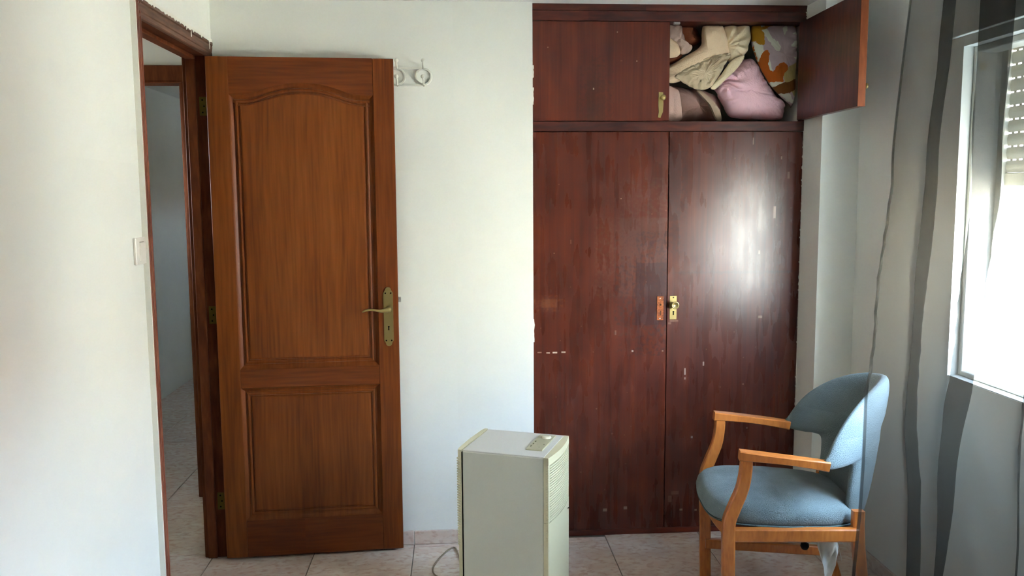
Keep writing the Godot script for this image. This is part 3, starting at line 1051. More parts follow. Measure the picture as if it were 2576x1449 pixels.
func bedding() -> void:
	var wn := noise(0.03, 200, 3)
	# mauve blanket, folded, at the bottom left
	var bl := thing("blanket", V(1.02, 1.8015, -3.72))
	tag(bl, "folded dusty mauve blanket in the cupboard under the comforter", "blanket")
	var m1 := cloth(180, 144, 132)
	var a := puff([Vector2(1670, 218), Vector2(1725, 220), Vector2(1760, 224), Vector2(1800, 240), Vector2(1812, 262), Vector2(1814, 288), Vector2(1806, 301.5), Vector2(1760, 302), Vector2(1676, 302), Vector2(1670, 260)], Vector2(1750, 266), -3.79, 0.070,
		func(p: Vector2, r: float) -> float: return 0.010 * sin((p.x * 0.9 - p.y * 0.35) * 0.13 + wn.get_noise_2d(p.x, p.y) * 3.0) * (1.0 - 0.4 * r))
	wpart("folded_layer", a, m1, bl)
	a = puff([Vector2(1672, 220), Vector2(1702, 222), Vector2(1711, 240), Vector2(1716, 280), Vector2(1713, 301), Vector2(1674, 301.5)], Vector2(1694, 258), -3.66, 0.020,
		func(p: Vector2, r: float) -> float: return 0.002 * sin(p.x * 0.3), 18, 80, 3.0)
	wpart("folded_edge", a, cloth(202, 168, 154), bl)
	var path: Array[Vector3] = []
	var wid := []
	a = puff([Vector2(1752, 226), Vector2(1766, 227), Vector2(1790, 246), Vector2(1810, 270), Vector2(1818, 300), Vector2(1804, 301), Vector2(1794, 277), Vector2(1774, 250)], Vector2(1786, 262), -3.665, 0.014,
		func(_p: Vector2, _r: float) -> float: return 0.0, 16, 80, 3.0)
	wpart("binding", a, cloth(176, 152, 128, 0.7, 0.3), bl)

	# beige comforter wedged above it
	var cf := thing("comforter", V(1.07, 1.93, -3.7))
	tag(cf, "crumpled beige satin comforter stuffed in the cupboard, brown lining showing", "comforter")
	var peach := cloth(234, 204, 166, 0.75, 0.3)
	var satin := cloth(206, 184, 150, 0.38, 0.5)
	a = puff([Vector2(1668, 178), Vector2(1720, 142), Vector2(1762, 112), Vector2(1768, 62), Vector2(1812, 62), Vector2(1831, 112), Vector2(1830, 140), Vector2(1790, 152), Vector2(1735, 188), Vector2(1700, 206), Vector2(1668, 202)], Vector2(1772, 130), -3.66, 0.045,
		func(p: Vector2, r: float) -> float: return 0.003 * sin(p.x * 0.10 + p.y * 0.14 + wn.get_noise_2d(p.x, p.y) * 2.0))
	wpart("folded_band", a, peach, cf)
	a = puff([Vector2(1698, 188), Vector2(1742, 160), Vector2(1782, 142), Vector2(1836, 132), Vector2(1822, 162), Vector2(1808, 192), Vector2(1790, 216), Vector2(1762, 224), Vector2(1732, 214), Vector2(1710, 200)], Vector2(1768, 184), -3.628, 0.026,
		func(p: Vector2, r: float) -> float:
			var e := p - Vector2(1790, 140)
			var ang := e.angle()
			return 0.005 * sin(ang * 14.0 + wn.get_noise_2d(p.x * 1.3, p.y * 1.3) * 5.0) * smoothstep(0.0, 0.5, r) + 0.004 * wn.get_noise_2d(p.x * 2.0, p.y * 2.0), 34, 160)
	wpart("quilted_lobe", a, satin, cf)
	var ridged := PackedVector2Array()
	for k in 64:
		var an := TAU * k / 64.0
		var rr := 1.0 + 0.05 * sin(an * 11.0) + 0.03 * sin(an * 5.0 + 1.0)
		ridged.append(Vector2(cos(an), sin(an)) * rr)
	var beige := cloth(234, 212, 172, 0.6, 0.4)
	a = puff([Vector2(1822, 64), Vector2(1855, 62), Vector2(1882, 63), Vector2(1885, 95), Vector2(1878, 126), Vector2(1862, 146), Vector2(1842, 158), Vector2(1830, 148), Vector2(1828, 125), Vector2(1820, 90)], Vector2(1850, 108), -3.66, 0.040,
		func(p: Vector2, r: float) -> float:
			var e := p - Vector2(1822, 118)
			return 0.007 * sin(e.angle() * 13.0 + 0.5 * sin(e.length() * 0.1)) * smoothstep(4.0, 30.0, e.length()) * smoothstep(-0.2, 0.1, 0.55 - e.angle()), 34, 160)
	wpart("gathered_edge", a, beige, cf)
	a = puff([Vector2(1842, 148), Vector2(1872, 138), Vector2(1856, 168), Vector2(1826, 198), Vector2(1800, 222), Vector2(1788, 217), Vector2(1808, 194), Vector2(1826, 168)], Vector2(1832, 180), -3.622, 0.015,
		func(p: Vector2, _r: float) -> float: return 0.002 * wn.get_noise_2d(p.x * 3.0, p.y * 3.0), 22, 100)
	wpart("folded_edge", a, beige, cf)
	a = puff([Vector2(1672, 63), Vector2(1708, 62), Vector2(1714, 80), Vector2(1724, 104), Vector2(1740, 118), Vector2(1730, 132), Vector2(1712, 134), Vector2(1700, 112), Vector2(1676, 92)], Vector2(1707, 98), -3.65, 0.026,
		func(p: Vector2, r: float) -> float: return 0.004 * sin(p.x * 0.35 + p.y * 0.25), 20, 90)
	wpart("floral_edge", a, cloth(190, 160, 142, 0.5, 0.4), cf)
	a = puff([Vector2(1704, 63), Vector2(1735, 62), Vector2(1752, 72), Vector2(1762, 98), Vector2(1742, 116), Vector2(1722, 112), Vector2(1710, 90)], Vector2(1733, 86), -3.70, 0.030,
		func(p: Vector2, r: float) -> float: return -0.03 * exp(-p.distance_squared_to(Vector2(1748, 80)) / 160.0), 22, 80)
	wpart("brown_lining", a, cloth(112, 58, 32, 0.7, 0.3), cf)
	a = puff([Vector2(1670, 96), Vector2(1698, 104), Vector2(1710, 128), Vector2(1700, 142), Vector2(1670, 140)], Vector2(1690, 122), -3.645, 0.022, func(_p: Vector2, _r: float) -> float: return 0.0, 16, 60)
	wpart("corner", a, peach, cf)
	a = puff([Vector2(1670, 134), Vector2(1700, 138), Vector2(1716, 134), Vector2(1706, 150), Vector2(1670, 164)], Vector2(1694, 146), -3.68, 0.03, func(_p: Vector2, _r: float) -> float: return 0.0, 16, 60)
	wpart("brown_lining", a, cloth(112, 58, 32, 0.7, 0.3), cf)

	# pink pillow
	var pk := thing("pillow", V(1.23, 1.8015, -3.72))
	tag(pk, "wrinkled pale pink pillow bulging from the cupboard", "pillow")
	a = puff([Vector2(1786, 200), Vector2(1815, 185), Vector2(1842, 160), Vector2(1870, 148), Vector2(1896, 150), Vector2(1922, 195), Vector2(1950, 235), Vector2(1974, 258), Vector2(1976, 276), Vector2(1968, 298), Vector2(1920, 299), Vector2(1870, 297), Vector2(1838, 290), Vector2(1820, 262), Vector2(1806, 234)], Vector2(1876, 228), -3.715, 0.078,
		func(p: Vector2, r: float) -> float:
			var e := p - Vector2(1818, 208)
			var rad := exp(-e.length_squared() / 2600.0)
			var folds := 0.010 * sin(e.angle() * 9.0 + 0.6) * rad
			var seam := -0.006 * exp(-pow((p.y - (232.0 + (p.x - 1870.0) * 0.12)) / 2.5, 2.0)) * smoothstep(1810.0, 1840.0, p.x)
			return folds + seam + 0.006 * sin(p.y * 0.16 + p.x * 0.05 + wn.get_noise_2d(p.x, p.y * 1.5) * 4.0) * smoothstep(0.3, 0.9, r), 34, 160)
	wpart("cover", a, cloth(240, 192, 196, 0.85, 0.4), pk)
	# tied corner of the pillow cover
	a = MB.new()
	path = []
	wid = []
	for k in 25:
		var f := k / 24.0
		path.append(V(bx(1806 + 46 * f) * 1.024, 1.5 + (by(206 - 20 * sin(f * PI * 0.75) + 4 * f) - 1.5) * 1.024, -3.658 + 0.008 * f))
		wid.append(Vector2(0.008 + 0.006 * sin(f * PI), 0.010))
	a.sweep(path, ridged, wid, true, V(0, 0, 1))
	wpart("gathered_corner", a, cloth(242, 192, 198, 0.85, 0.4), pk)

	# pillow with a large camouflage-like print
	var cp := thing("pillow", V(1.41, 1.85, -3.72))
	tag(cp, "patterned pillow with mauve, orange and cream blotches beside cupboard door", "pillow")
	a = puff([Vector2(1891, 62), Vector2(1930, 60), Vector2(1985, 60), Vector2(2008, 66), Vector2(2018, 110), Vector2(2014, 160), Vector2(2008, 230), Vector2(2007, 268), Vector2(1985, 255), Vector2(1955, 228), Vector2(1928, 192), Vector2(1905, 150), Vector2(1891, 110)], Vector2(1962, 140), -3.655, 0.060,
		func(p: Vector2, r: float) -> float:
			var e := p - Vector2(2012, 112)
			return 0.006 * sin(e.angle() * 10.0) * exp(-e.length_squared() / 2500.0) + 0.003 * wn.get_noise_2d(p.x * 1.5, p.y * 1.5), 34, 160)
	px_uv(a, Vector2(1880, 50), Vector2(2024, 274))
	var mauve := Color8(178, 158, 158)
	var cream := Color8(206, 206, 186)
	var orange := Color8(172, 88, 28)
	var ochre := Color8(168, 120, 30)
	var tan := Color8(170, 148, 96)
	var brown := Color8(104, 64, 26)
	# blotch outlines in the 912 x 1449 frame of the print
	var blots := [
		[tan, [[600, 700], [700, 640], [830, 560], [912, 500], [912, 1300], [780, 1210], [700, 1060], [560, 880], [540, 790]]],
		[tan, [[640, 110], [912, 90], [912, 600], [800, 560], [830, 400], [800, 260], [700, 150]]],
		[ochre, [[120, 90], [440, 90], [440, 130], [340, 160], [280, 240], [280, 400], [230, 400], [190, 350], [150, 340]]],
		[cream, [[240, 120], [310, 115], [300, 150], [250, 160]]],
		[cream, [[250, 200], [320, 180], [350, 260], [390, 330], [450, 370], [490, 430], [480, 490], [430, 490], [390, 430], [340, 360], [290, 290], [270, 240]]],
		[cream, [[170, 340], [215, 380], [270, 410], [275, 500], [250, 610], [215, 570], [180, 440]]],
		[orange, [[170, 400], [190, 460], [250, 610], [262, 520], [290, 470], [330, 470], [348, 520], [346, 650], [370, 730], [410, 760], [450, 690], [500, 645], [545, 640], [585, 680], [595, 740], [545, 790], [550, 895], [480, 890], [410, 900], [330, 840], [230, 650], [170, 500]]],
		[cream, [[346, 590], [375, 650], [405, 755], [375, 735], [350, 670]]],
		[cream, [[540, 170], [600, 120], [595, 200], [550, 280], [535, 240]]],
		[cream, [[650, 260], [720, 215], [770, 250], [720, 265]]],
		[cream, [[635, 400], [680, 350], [800, 345], [828, 395], [720, 440], [640, 420]]],
		[cream, [[670, 560], [745, 555], [750, 600], [690, 600]]],
		[cream, [[415, 885], [550, 895], [530, 960], [440, 940]]],
		[brown, [[440, 960], [540, 910], [640, 890], [710, 850], [740, 970], [650, 1040], [570, 1050], [500, 1020]]],
		[cream, [[530, 1040], [660, 1050], [700, 1120], [790, 1150], [790, 1210], [700, 1170]]],
	]
	var polys := []
	for q: Array in blots:
		var pp := PackedVector2Array()
		for e: Array in q[1]: pp.append(Vector2(1860.0 + e[0] * 170.0 / 912.0, 40.0 + e[1] * 270.0 / 1449.0))
		polys.append([q[0], pp])
	var ptex := img_tex(288, 448, func(x: int, y: int) -> Color:
		var p := Vector2(1880.0 + 144.0 * x / 288.0, 50.0 + 224.0 * y / 448.0)
		p += Vector2(wn.get_noise_2d(p.x * 3.0, p.y * 3.0), wn.get_noise_2d(p.y * 3.0, p.x * 3.0 + 50.0)) * 2.0
		var c: Color = mauve
		for q: Array in polys:
			if Geometry2D.is_point_in_polygon(p, q[1]): c = q[0]
		return c)
	var pm := StandardMaterial3D.new()
	pm.albedo_texture = ptex
	pm.roughness = 0.9
	pm.metallic_specular = 0.3
	wpart("cover", a, pm, cp)

func circle(k: int) -> PackedVector2Array:
	var s := PackedVector2Array()
	for q in k: s.append(Vector2(cos(TAU * q / k), sin(TAU * q / k)))
	return s

# ------------------------------------------------------------------ window, shutter, shutter box
func window_set() -> void:
	var w := thing("window_1", V(XR + 0.08, WY0, -1.95))
	tag(w, "white aluminium window with half lowered roller shutter", "", "", "structure")
	var x0 := XR + 0.035
	var x1 := XR + 0.105
	var b := MB.new()
	b.box(V(x0, WY0, WZ0), V(x1, WY1, WZ0 + 0.018), 0.003)
	b.box(V(x0, WY0, WZ1 - 0.018), V(x1, WY1, WZ1), 0.003)
	b.box(V(x0, WY1 - 0.022, WZ0 + 0.018), V(x1, WY1, WZ1 - 0.018), 0.003)
	b.box(V(x0, WY0, WZ0 + 0.018), V(x1, WY0 + 0.016, WZ1 - 0.018), 0.003)
	wpart("window_frame", b, M.alu_white, w)
	b = MB.new()
	b.box(V(XR + 0.001, WY0 - 0.004, WZ0), V(XR + 0.27, WY0, WZ1), 0.001)
	wpart("window_sill", b, M.paint_white, w)
	# both sashes slid to the near half, the far half of the window open
	var zm := (WZ0 + WZ1) * 0.5
	var gl := StandardMaterial3D.new()
	gl.transparency = BaseMaterial3D.TRANSPARENCY_ALPHA
	gl.albedo_color = Color(0.95, 0.98, 0.98, 0.04)
	gl.roughness = 0.02
	for k in 2:
		var za := zm + 0.02 if k == 0 else zm - 0.01
		var zb := WZ1 - 0.02
		var xa := x0 + 0.038 if k == 0 else x0 + 0.008
		var s := MB.new()
		s.box(V(xa, WY0 + 0.016, za), V(xa + 0.022, WY1 - 0.022, za + 0.04), 0.003)
		s.box(V(xa, WY0 + 0.016, zb - 0.04), V(xa + 0.022, WY1 - 0.022, zb), 0.003)
		s.box(V(xa, WY1 - 0.062, za + 0.04), V(xa + 0.022, WY1 - 0.022, zb - 0.04), 0.003)
		s.box(V(xa, WY0 + 0.016, za + 0.04), V(xa + 0.022, WY0 + 0.066, zb - 0.04), 0.003)
		var so := wpart("sash", s, M.alu_white, w)
		var p := MB.new()
		p.quad(V(xa + 0.011, WY0 + 0.066, za + 0.04), V(xa + 0.011, WY0 + 0.066, zb - 0.04), V(xa + 0.011, WY1 - 0.062, zb - 0.04), V(xa + 0.011, WY1 - 0.062, za + 0.04))
		wpart("pane", p, gl, so)
	b = MB.new()
	b.lathe([Vector2(0.012, 0), Vector2(0.012, 0.002), Vector2(0.0, 0.003)], 16, Transform3D(Basis(Vector3.RIGHT, PI / 2), V(x0 + 0.022, 1.90, WZ0 + 0.018)))
	wpart("screw_cap", b, M.beige, w)
	# roller shutter: single slats with slotted links between them
	var sh := thing("roller_shutter", V(XR + 0.15, 1.55, -1.95))
	tag(sh, "half lowered white roller shutter with light slots in window", "shutter")
	var sx := XR + 0.15
	b = MB.new()
	b.box(V(sx - 0.02, WY0, WZ0), V(sx + 0.02, WY1 + 0.01, WZ0 + 0.03), 0.002)
	wpart("guide_rail", b, M.alu_white, sh)
	b = MB.new()
	b.box(V(sx - 0.02, WY0, WZ1 - 0.03), V(sx + 0.02, WY1 + 0.01, WZ1), 0.002)
	wpart("guide_rail", b, M.alu_white, sh)
	var slat_mat := smat(222, 216, 198, 0.55, 0.4)
	slat_mat.backlight_enabled = true
	slat_mat.backlight = Color(0.10, 0.095, 0.085)
	var pit := 0.0432
	var slat := MB.new()
	var sec := []
	for k in 9:
		var f := k / 8.0
		sec.append(Vector2(-0.005 * sin(f * PI), f * (pit - 0.005)))
	var rings := []
	for zz in [WZ0 + 0.012, WZ1 - 0.012]:
		var ring := PackedVector3Array()
		for p: Vector2 in sec: ring.append(V(sx + p.x - 0.002, p.y, zz))
		for k in range(8, -1, -1): ring.append(V(sx + sec[k].x * 0.6 + 0.004, sec[k].y, zz))
		rings.append(ring)
	slat.loft(rings, true, true, false)
	var z := WZ0 + 0.012
	while z < WZ1 - 0.02:
		slat.box(V(sx - 0.001, pit - 0.0055, z), V(sx + 0.002, pit + 0.0005, z + 0.013), 0.0003)
		z += 0.030
	var sm := slat.mesh()
	for k in 10:
		var o := MeshInstance3D.new()
		o.name = "slat"
		o.mesh = sm
		o.material_override = slat_mat
		sh.add_child(o, true)
		o.position = V(0, 1.560 + k * pit, 0) - sh.position
	b = MB.new()
	b.box(V(sx - 0.008, 1.515, WZ0 + 0.012), V(sx + 0.008, 1.5595, WZ1 - 0.012), 0.003)
	wpart("bottom_bar", b, slat_mat, sh)
	for zz: float in [WZ0 + 0.30, WZ1 - 0.30]:
		b = MB.new()
		b.lathe([Vector2(0.016, 0), Vector2(0.016, 0.012), Vector2(0.012, 0.022), Vector2(0.0, 0.024)], 16, Transform3D(Basis(Vector3.FORWARD, -PI / 2) , V(sx - 0.008, 1.537, zz)) * Transform3D(Basis(Vector3.FORWARD, PI), Vector3.ZERO))
		wpart("stop_knob", b, smat(214, 160, 104, 0.6, 0.4), sh)
	# panel of the shutter box above the window
	b = MB.new()
	b.box(V(XR - 0.018, 1.997, -2.79), V(XR, CEIL, -1.4), 0.002)
	var bo := part("shutter_box", b, M.paint_white)
	tag(bo, "white shutter box panel above the window", "", "", "structure")
	bo.name = "trim_3"

# ------------------------------------------------------------------ dehumidifier
func dehumidifier() -> void:
	var t := thing("dehumidifier", V(0.209, 0, -3.005), deg_to_rad(-21.7))
	tag(t, "grey and beige portable dehumidifier standing on tiles before wardrobe", "dehumidifier")
	var X := 0.1745
	var Z := 0.143
	var b := MB.new()
	b.box(V(-X + 0.020, 0.028, -Z + 0.001), V(X - 0.028, 0.597, Z - 0.001), 0.004)
	part("casing", b, M.body_grey, t)
	b = MB.new()
	b.box(V(-X + 0.0195, 0.594, -Z + 0.003), V(X - 0.028, 0.600, Z - 0.003), 0.003)
	part("top_cover", b, M.top_grey, t)
	# beige back shell with a finger slot along the top and ribbed edges
	b = MB.new()
	var sec := PackedVector2Array([Vector2(-X + 0.016, -Z), Vector2(-X + 0.016, Z), Vector2(-X + 0.004, Z), Vector2(-X, Z - 0.02), Vector2(-X - 0.004, 0), Vector2(-X, -Z + 0.02), Vector2(-X + 0.004, -Z)])
	extrude_y(b, sec, 0.02, 0.601)
	var bs := part("back_shell", b, M.beige, t)
	b = MB.new()
	for k in 34:
		var y := 0.25 + k * 0.0096
		b.box(V(-X - 0.0005, y, Z - 0.006), V(-X + 0.011, y + 0.0055, Z + 0.0012), 0.001)
		b.box(V(-X - 0.0005, y, -Z - 0.0012), V(-X + 0.011, y + 0.0055, -Z + 0.006), 0.001)
	var ribs := part("vent_ribs", b, M.beige, bs)
	ribs.set_meta("kind", "stuff")
	b = MB.new()
	b.box(V(-X + 0.015, 0.04, -Z + 0.004), V(-X + 0.021, 0.592, Z - 0.004), 0.001)
	part("slot", b, M.hole, bs)
	# beige bowed front with louvres above and a plain cover below
	b = MB.new()
	var fs := PackedVector2Array()
	fs.append(Vector2(X - 0.0285, Z))
	fs.append(Vector2(X - 0.0285, -Z))
	fs.append(Vector2(X - 0.013, -Z))
	for k in 13:
		var f := k / 12.0
		fs.append(Vector2(X - 0.010 + 0.012 * sin(f * PI), lerpf(-Z + 0.003, Z - 0.003, f)))
	fs.append(Vector2(X - 0.013, Z))
	extrude_y(b, fs, 0.02, 0.365)
	var fc := part("tank_cover", b, M.beige, t)
	b = MB.new()
	b.box(V(X - 0.0015, 0.395, -0.108), V(X - 0.0005, 0.399, -0.075), 0.0003)
	b = MB.new()
	var inner := PackedVector2Array([Vector2(X - 0.0285, Z), Vector2(X - 0.0285, -Z), Vector2(X - 0.0115, -Z), Vector2(X - 0.0115, -Z + 0.004), Vector2(X - 0.022, -Z + 0.005), Vector2(X - 0.022, Z - 0.015), Vector2(X - 0.0105, Z - 0.013), Vector2(X - 0.0115, Z)])
	extrude_y(b, inner, 0.366, 0.597)
	var ff := part("front_frame", b, M.beige, t)
	b = MB.new()
	extrude_y(b, fs, 0.572, 0.599)
	part("top_lip", b, M.beige, ff)
	b = MB.new()
	for k in 22:
		var y := 0.370 + k * 0.0091
		var rg := []
		for q in 13:
			var f := q / 12.0
			var zz := lerpf(-Z + 0.002, Z - 0.012, f)
			var xx := X - 0.011 + 0.013 * sin(clampf((zz + Z) / (2.0 * Z), 0, 1) * PI)
			rg.append(PackedVector3Array([V(xx - 0.016, y + 0.003, zz), V(xx, y, zz), V(xx - 0.0005, y + 0.0036, zz), V(xx - 0.016, y + 0.0062, zz)]))
		b.loft(rg, true, true, false)
	var gr := part("louvres", b, M.beige, ff)
	gr.set_meta("kind", "stuff")
	b = MB.new()
	for k in 30:
		var y := 0.30 + k * 0.0092
		b.box(V(X - 0.020, y, Z - 0.002), V(X - 0.012, y + 0.0042, Z + 0.0014), 0.0008)
	var er := part("edge_ribs", b, M.beige, ff)
	er.set_meta("kind", "stuff")
	b = MB.new()
	var bt := Basis(Vector3.RIGHT, deg_to_rad(-12))
	b.box(V(-0.0007, -0.002, -0.016), V(0.0007, 0.002, 0.016), 0.0003, Transform3D(bt, V(X + 0.0005, 0.338, -0.098)))
	part("nameplate", b, M.hole, fc)
	# raised control panel with knob and print
	b = MB.new()
	b.box(V(0.060, 0.598, -0.116), V(0.122, 0.6045, 0.076), 0.002)
	var cp := part("control_panel", b, M.beige_dark, t)
	b = MB.new()
	b.lathe([Vector2(0.0195, 0), Vector2(0.0195, 0.0015), Vector2(0.0175, 0.0025), Vector2(0.0165, 0.0055), Vector2(0.012, 0.0072), Vector2(0.0, 0.0078)], 28, Transform3D(Basis.IDENTITY, V(0.094, 0.6045, -0.078)))
	part("knob", b, smat(226, 216, 184, 0.22, 0.5), cp)
	b = MB.new()
	for q: Array in [[0.066, 0.030], [0.066, 0.0], [0.066, -0.028]]:
		for k in 4:
			b.box(V(q[0] + 0.001 * k, 0.6042, q[1] + k * 0.0045), V(q[0] + 0.006, 0.6048, q[1] + k * 0.0045 + 0.0028), 0.0001)
	b.box(V(0.108, 0.6042, 0.008), V(0.112, 0.605, 0.013), 0.0003)
	b.box(V(0.100, 0.6042, 0.044), V(0.103, 0.605, 0.047), 0.0003)
	part("print", b, smat(92, 86, 66, 0.8, 0.2), cp).set_meta("kind", "stuff")
	for sx in [-0.13, 0.12]:
		for sz in [-0.11, 0.11]:
			b = MB.new()
			b.lathe([Vector2(0.0, -0.009), Vector2(0.012, -0.009), Vector2(0.014, -0.006), Vector2(0.014, 0.006), Vector2(0.012, 0.009), Vector2(0.0, 0.009)], 16, Transform3D(Basis(Vector3.RIGHT, PI / 2), V(sx, 0.014, sz)))
			b.box(V(sx - 0.006, 0.014, sz - 0.012), V(sx + 0.006, 0.032, sz + 0.012), 0.001)
			part("caster", b, M.black_rubber, t)
	# its cable on the tiles
	var pts := [V(0.035, 0.05, -3.10), V(0.01, 0.02, -3.20), V(-0.005, 0.005, -3.40), V(-0.02, 0.005, -3.48), V(-0.045, 0.005, -3.462), V(-0.073, 0.005, -3.404), V(-0.095, 0.005, -3.344), V(-0.107, 0.005, -3.300), V(-0.109, 0.005, -3.262), V(-0.100, 0.005, -3.225), V(-0.075, 0.005, -3.195), V(-0.03, 0.005, -3.17), V(0.03, 0.012, -3.14)]
	var cv := Curve3D.new()
	for k in pts.size():
		var a: Vector3 = pts[maxi(k - 1, 0)]
		var e: Vector3 = pts[mini(k + 1, pts.size() - 1)]
		cv.add_point(pts[k], -(e - a) / 6.0, (e - a) / 6.0)
	b = MB.new()
	var path: Array[Vector3] = []
	for k in 61: path.append(cv.sample_baked(cv.get_baked_length() * k / 60.0, true))
	b.tube(path, 0.0033, 8)
	var c := part("power_cable", b, smat(150, 132, 110, 0.6, 0.4))
	tag(c, "thin beige power cable looped on the tiles beside dehumidifier", "cable")

func extrude_y(b: MB, sec: PackedVector2Array, y0: float, y1: float) -> void:     # section given as (x, z)
	b.prism(sec, y0, y1, Transform3D(Basis(V(1, 0, 0), V(0, 0, 1), V(0, 1, 0)), Vector3.ZERO))

# ------------------------------------------------------------------ armchair
func rrect(ch: float) -> PackedVector2Array:      # unit square section with cut corners
	var e := 1.0 - ch
	return PackedVector2Array([Vector2(1, -e), Vector2(1, e), Vector2(e, 1), Vector2(-e, 1), Vector2(-1, e), Vector2(-1, -e), Vector2(-e, -1), Vector2(e, -1)])

func spline(pts: Array, n: int) -> Array[Vector3]:
	var out: Array[Vector3] = []
	for k in n + 1:
		var f := float(k) / n * (pts.size() - 1)
		var s := mini(int(f), pts.size() - 2)
		out.append((pts[s] as Vector3).cubic_interpolate(pts[s + 1], pts[maxi(s - 1, 0)], pts[mini(s + 2, pts.size() - 1)], f - s))
	return out

func armchair() -> void:
	var t := thing("armchair", V(1.1044, 0, -2.8536), deg_to_rad(-97.75))
	tag(t, "wooden armchair with blue upholstered seat and winged shield back", "chair")
	var sec := rrect(0.22)
	var wood: Material = M.chair_wood
	for s: float in [-1.0, 1.0]:
		# front leg sweeping up into the arm support
		var b := MB.new()
		var lp := spline([V(s * 0.243, 0, 0.182), V(s * 0.244, 0.20, 0.186), V(s * 0.245, 0.36, 0.189), V(s * 0.246, 0.425, 0.188), V(s * 0.247, 0.475, 0.172), V(s * 0.247, 0.54, 0.148), V(s * 0.247, 0.60, 0.138), V(s * 0.247, 0.652, 0.137)], 36)
		var sc := []
		for p in lp: sc.append(Vector2(0.017, 0.0205) if p.y < 0.44 else Vector2(0.017, lerpf(0.0205, 0.0185, clampf((p.y - 0.44) / 0.2, 0, 1))))
		b.sweep(lp, sec, sc, false, V(0, 0, 1))
		part("front_leg", b, wood, t)
		# arm rest, thinner and flatter towards the back
		b = MB.new()
		var ap: Array[Vector3] = []
		var aw := []
		for k in 25:
			var f := k / 24.0
			ap.append(V(s * (0.247 + 0.004 * sin(f * PI)), 0.652 - 0.033 * f + 0.004 * sin(f * PI), lerpf(0.160, -0.125, f)))
			aw.append(Vector2(0.019 + 0.006 * sin(clampf(f * 1.1, 0, 1) * PI), 0.0165 - 0.004 * sin(f * PI)))
		b.sweep(ap, sec, aw, false, V(0, 1, 0))
		part("armrest", b, wood, t)
		# rear leg raked back, running up behind the upholstery
		b = MB.new()
		var rp := spline([V(s * 0.203, 0, -0.318), V(s * 0.204, 0.15, -0.272), V(s * 0.205, 0.30, -0.248), V(s * 0.205, 0.40, -0.240), V(s * 0.203, 0.455, -0.240)], 24)
		b.sweep(rp, sec, Vector2(0.015, 0.019), false, V(0, 0, 1))
		part("rear_leg", b, wood, t)
		b = MB.new()
		b.sweep([V(s * 0.244, 0.380, 0.176), V(s * 0.222, 0.380, -0.238)], sec, Vector2(0.013, 0.022), false, V(0, 1, 0))
		part("side_rail", b, wood, t)
		b = MB.new()
		b.sweep([V(s * 0.228, 0.150, 0.185), V(s * 0.206, 0.140, -0.272)], sec, Vector2(0.011, 0.018), false, V(0, 1, 0))
		part("stretcher", b, wood, t)
	var b := MB.new()
	var fp: Array[Vector3] = []
	for k in 21:
		var f := k / 20.0
		fp.append(V(lerpf(-0.235, 0.235, f), 0.380, 0.178 + 0.030 * sin(f * PI)))
	b.sweep(fp, sec, Vector2(0.011, 0.022), false, V(0, 1, 0))
	part("front_rail", b, wood, t)
	b = MB.new()
	b.box(V(-0.2, 0.358, -0.252), V(0.2, 0.402, -0.228), 0.003)
	part("back_rail", b, wood, t)
	# domed seat cushion
	b = MB.new()
	var rings := []
	for lv: Array in [[0.93, 0.398], [0.975, 0.400], [1.0, 0.412], [1.004, 0.428], [0.985, 0.446], [0.94, 0.460], [0.87, 0.470], [0.74, 0.479], [0.55, 0.485], [0.33, 0.488], [0.12, 0.489]]:
		var r := PackedVector3Array()
		for k in 96:
			var a := TAU * k / 96
			var cx := signf(cos(a)) * pow(absf(cos(a)), 0.42)
			var cz := signf(sin(a)) * pow(absf(sin(a)), 0.42)
			var x: float = 0.227 * cx * lv[0]
			var zc := -0.018
			var z: float = zc + 0.245 * cz * lv[0] + (0.022 * (1.0 - pow(absf(cx), 2.0)) * lv[0] if cz > 0 else 0.0)
			if cz < 0: x *= 1.0 - 0.16 * absf(cz)
			r.append(V(x, lv[1] + 0.008 * sin((z + 0.1) * 4.0) - 0.002, z))
		r.reverse()
		rings.append(r)
	b.loft(rings, true, true, true)
	var seat := part("seat", b, M.blue, t)
	seat.set_meta("label", "faded blue upholstered seat")
	b = MB.new()
	var pip: Array[Vector3] = []
	for k in 97:
		pip.append(rings[0][k % 96] * Vector3(1.075, 1, 1.065) + V(0, 0.003, -0.001))
	b.tube(pip, 0.0035, 6)
	part("piping", b, shifted(M.blue, Vector3.ZERO, Color(0.82, 0.85, 0.85)), seat)
	# winged shield back
	var half := [Vector2(0.0, 0.372), Vector2(0.12, 0.372), Vector2(0.158, 0.39), Vector2(0.170, 0.46), Vector2(0.174, 0.55), Vector2(0.180, 0.598), Vector2(0.200, 0.606), Vector2(0.225, 0.604), Vector2(0.262, 0.608), Vector2(0.273, 0.628), Vector2(0.264, 0.655), Vector2(0.248, 0.705), Vector2(0.222, 0.758), Vector2(0.182, 0.806), Vector2(0.130, 0.842), Vector2(0.070, 0.862), Vector2(0.0, 0.868)]
	var outl := PackedVector2Array()
	for k in half.size(): outl.append(half[k])
	for k in range(half.size() - 2, 0, -1): outl.append(Vector2(-half[k].x, half[k].y))
	var dense := PackedVector2Array()
	for k in outl.size():
		var m := outl.size()
		for q in 5:
			dense.append(outl[k].cubic_interpolate(outl[(k + 1) % m], outl[(k - 1 + m) % m], outl[(k + 2) % m], q / 5.0))
	var mid := Vector2(0, 0.69)
	b = MB.new()
	rings = []
	var nr := 44
	for k in nr + 1:
		var ph := PI * float(k) / nr
		var r := pow(maxf(sin(ph), 0.0), 0.42)
		var h := cos(ph)                                # 1 front, -1 back
		h = signf(h) * pow(absf(h), 0.75)
		var ring := PackedVector3Array()
		for p in dense:
			var q := mid + (p - mid) * maxf(r, 0.004)
			ring.append(shell_point(q, h))
		ring.reverse()
		rings.append(ring)
	b.loft(rings, true, true, true)
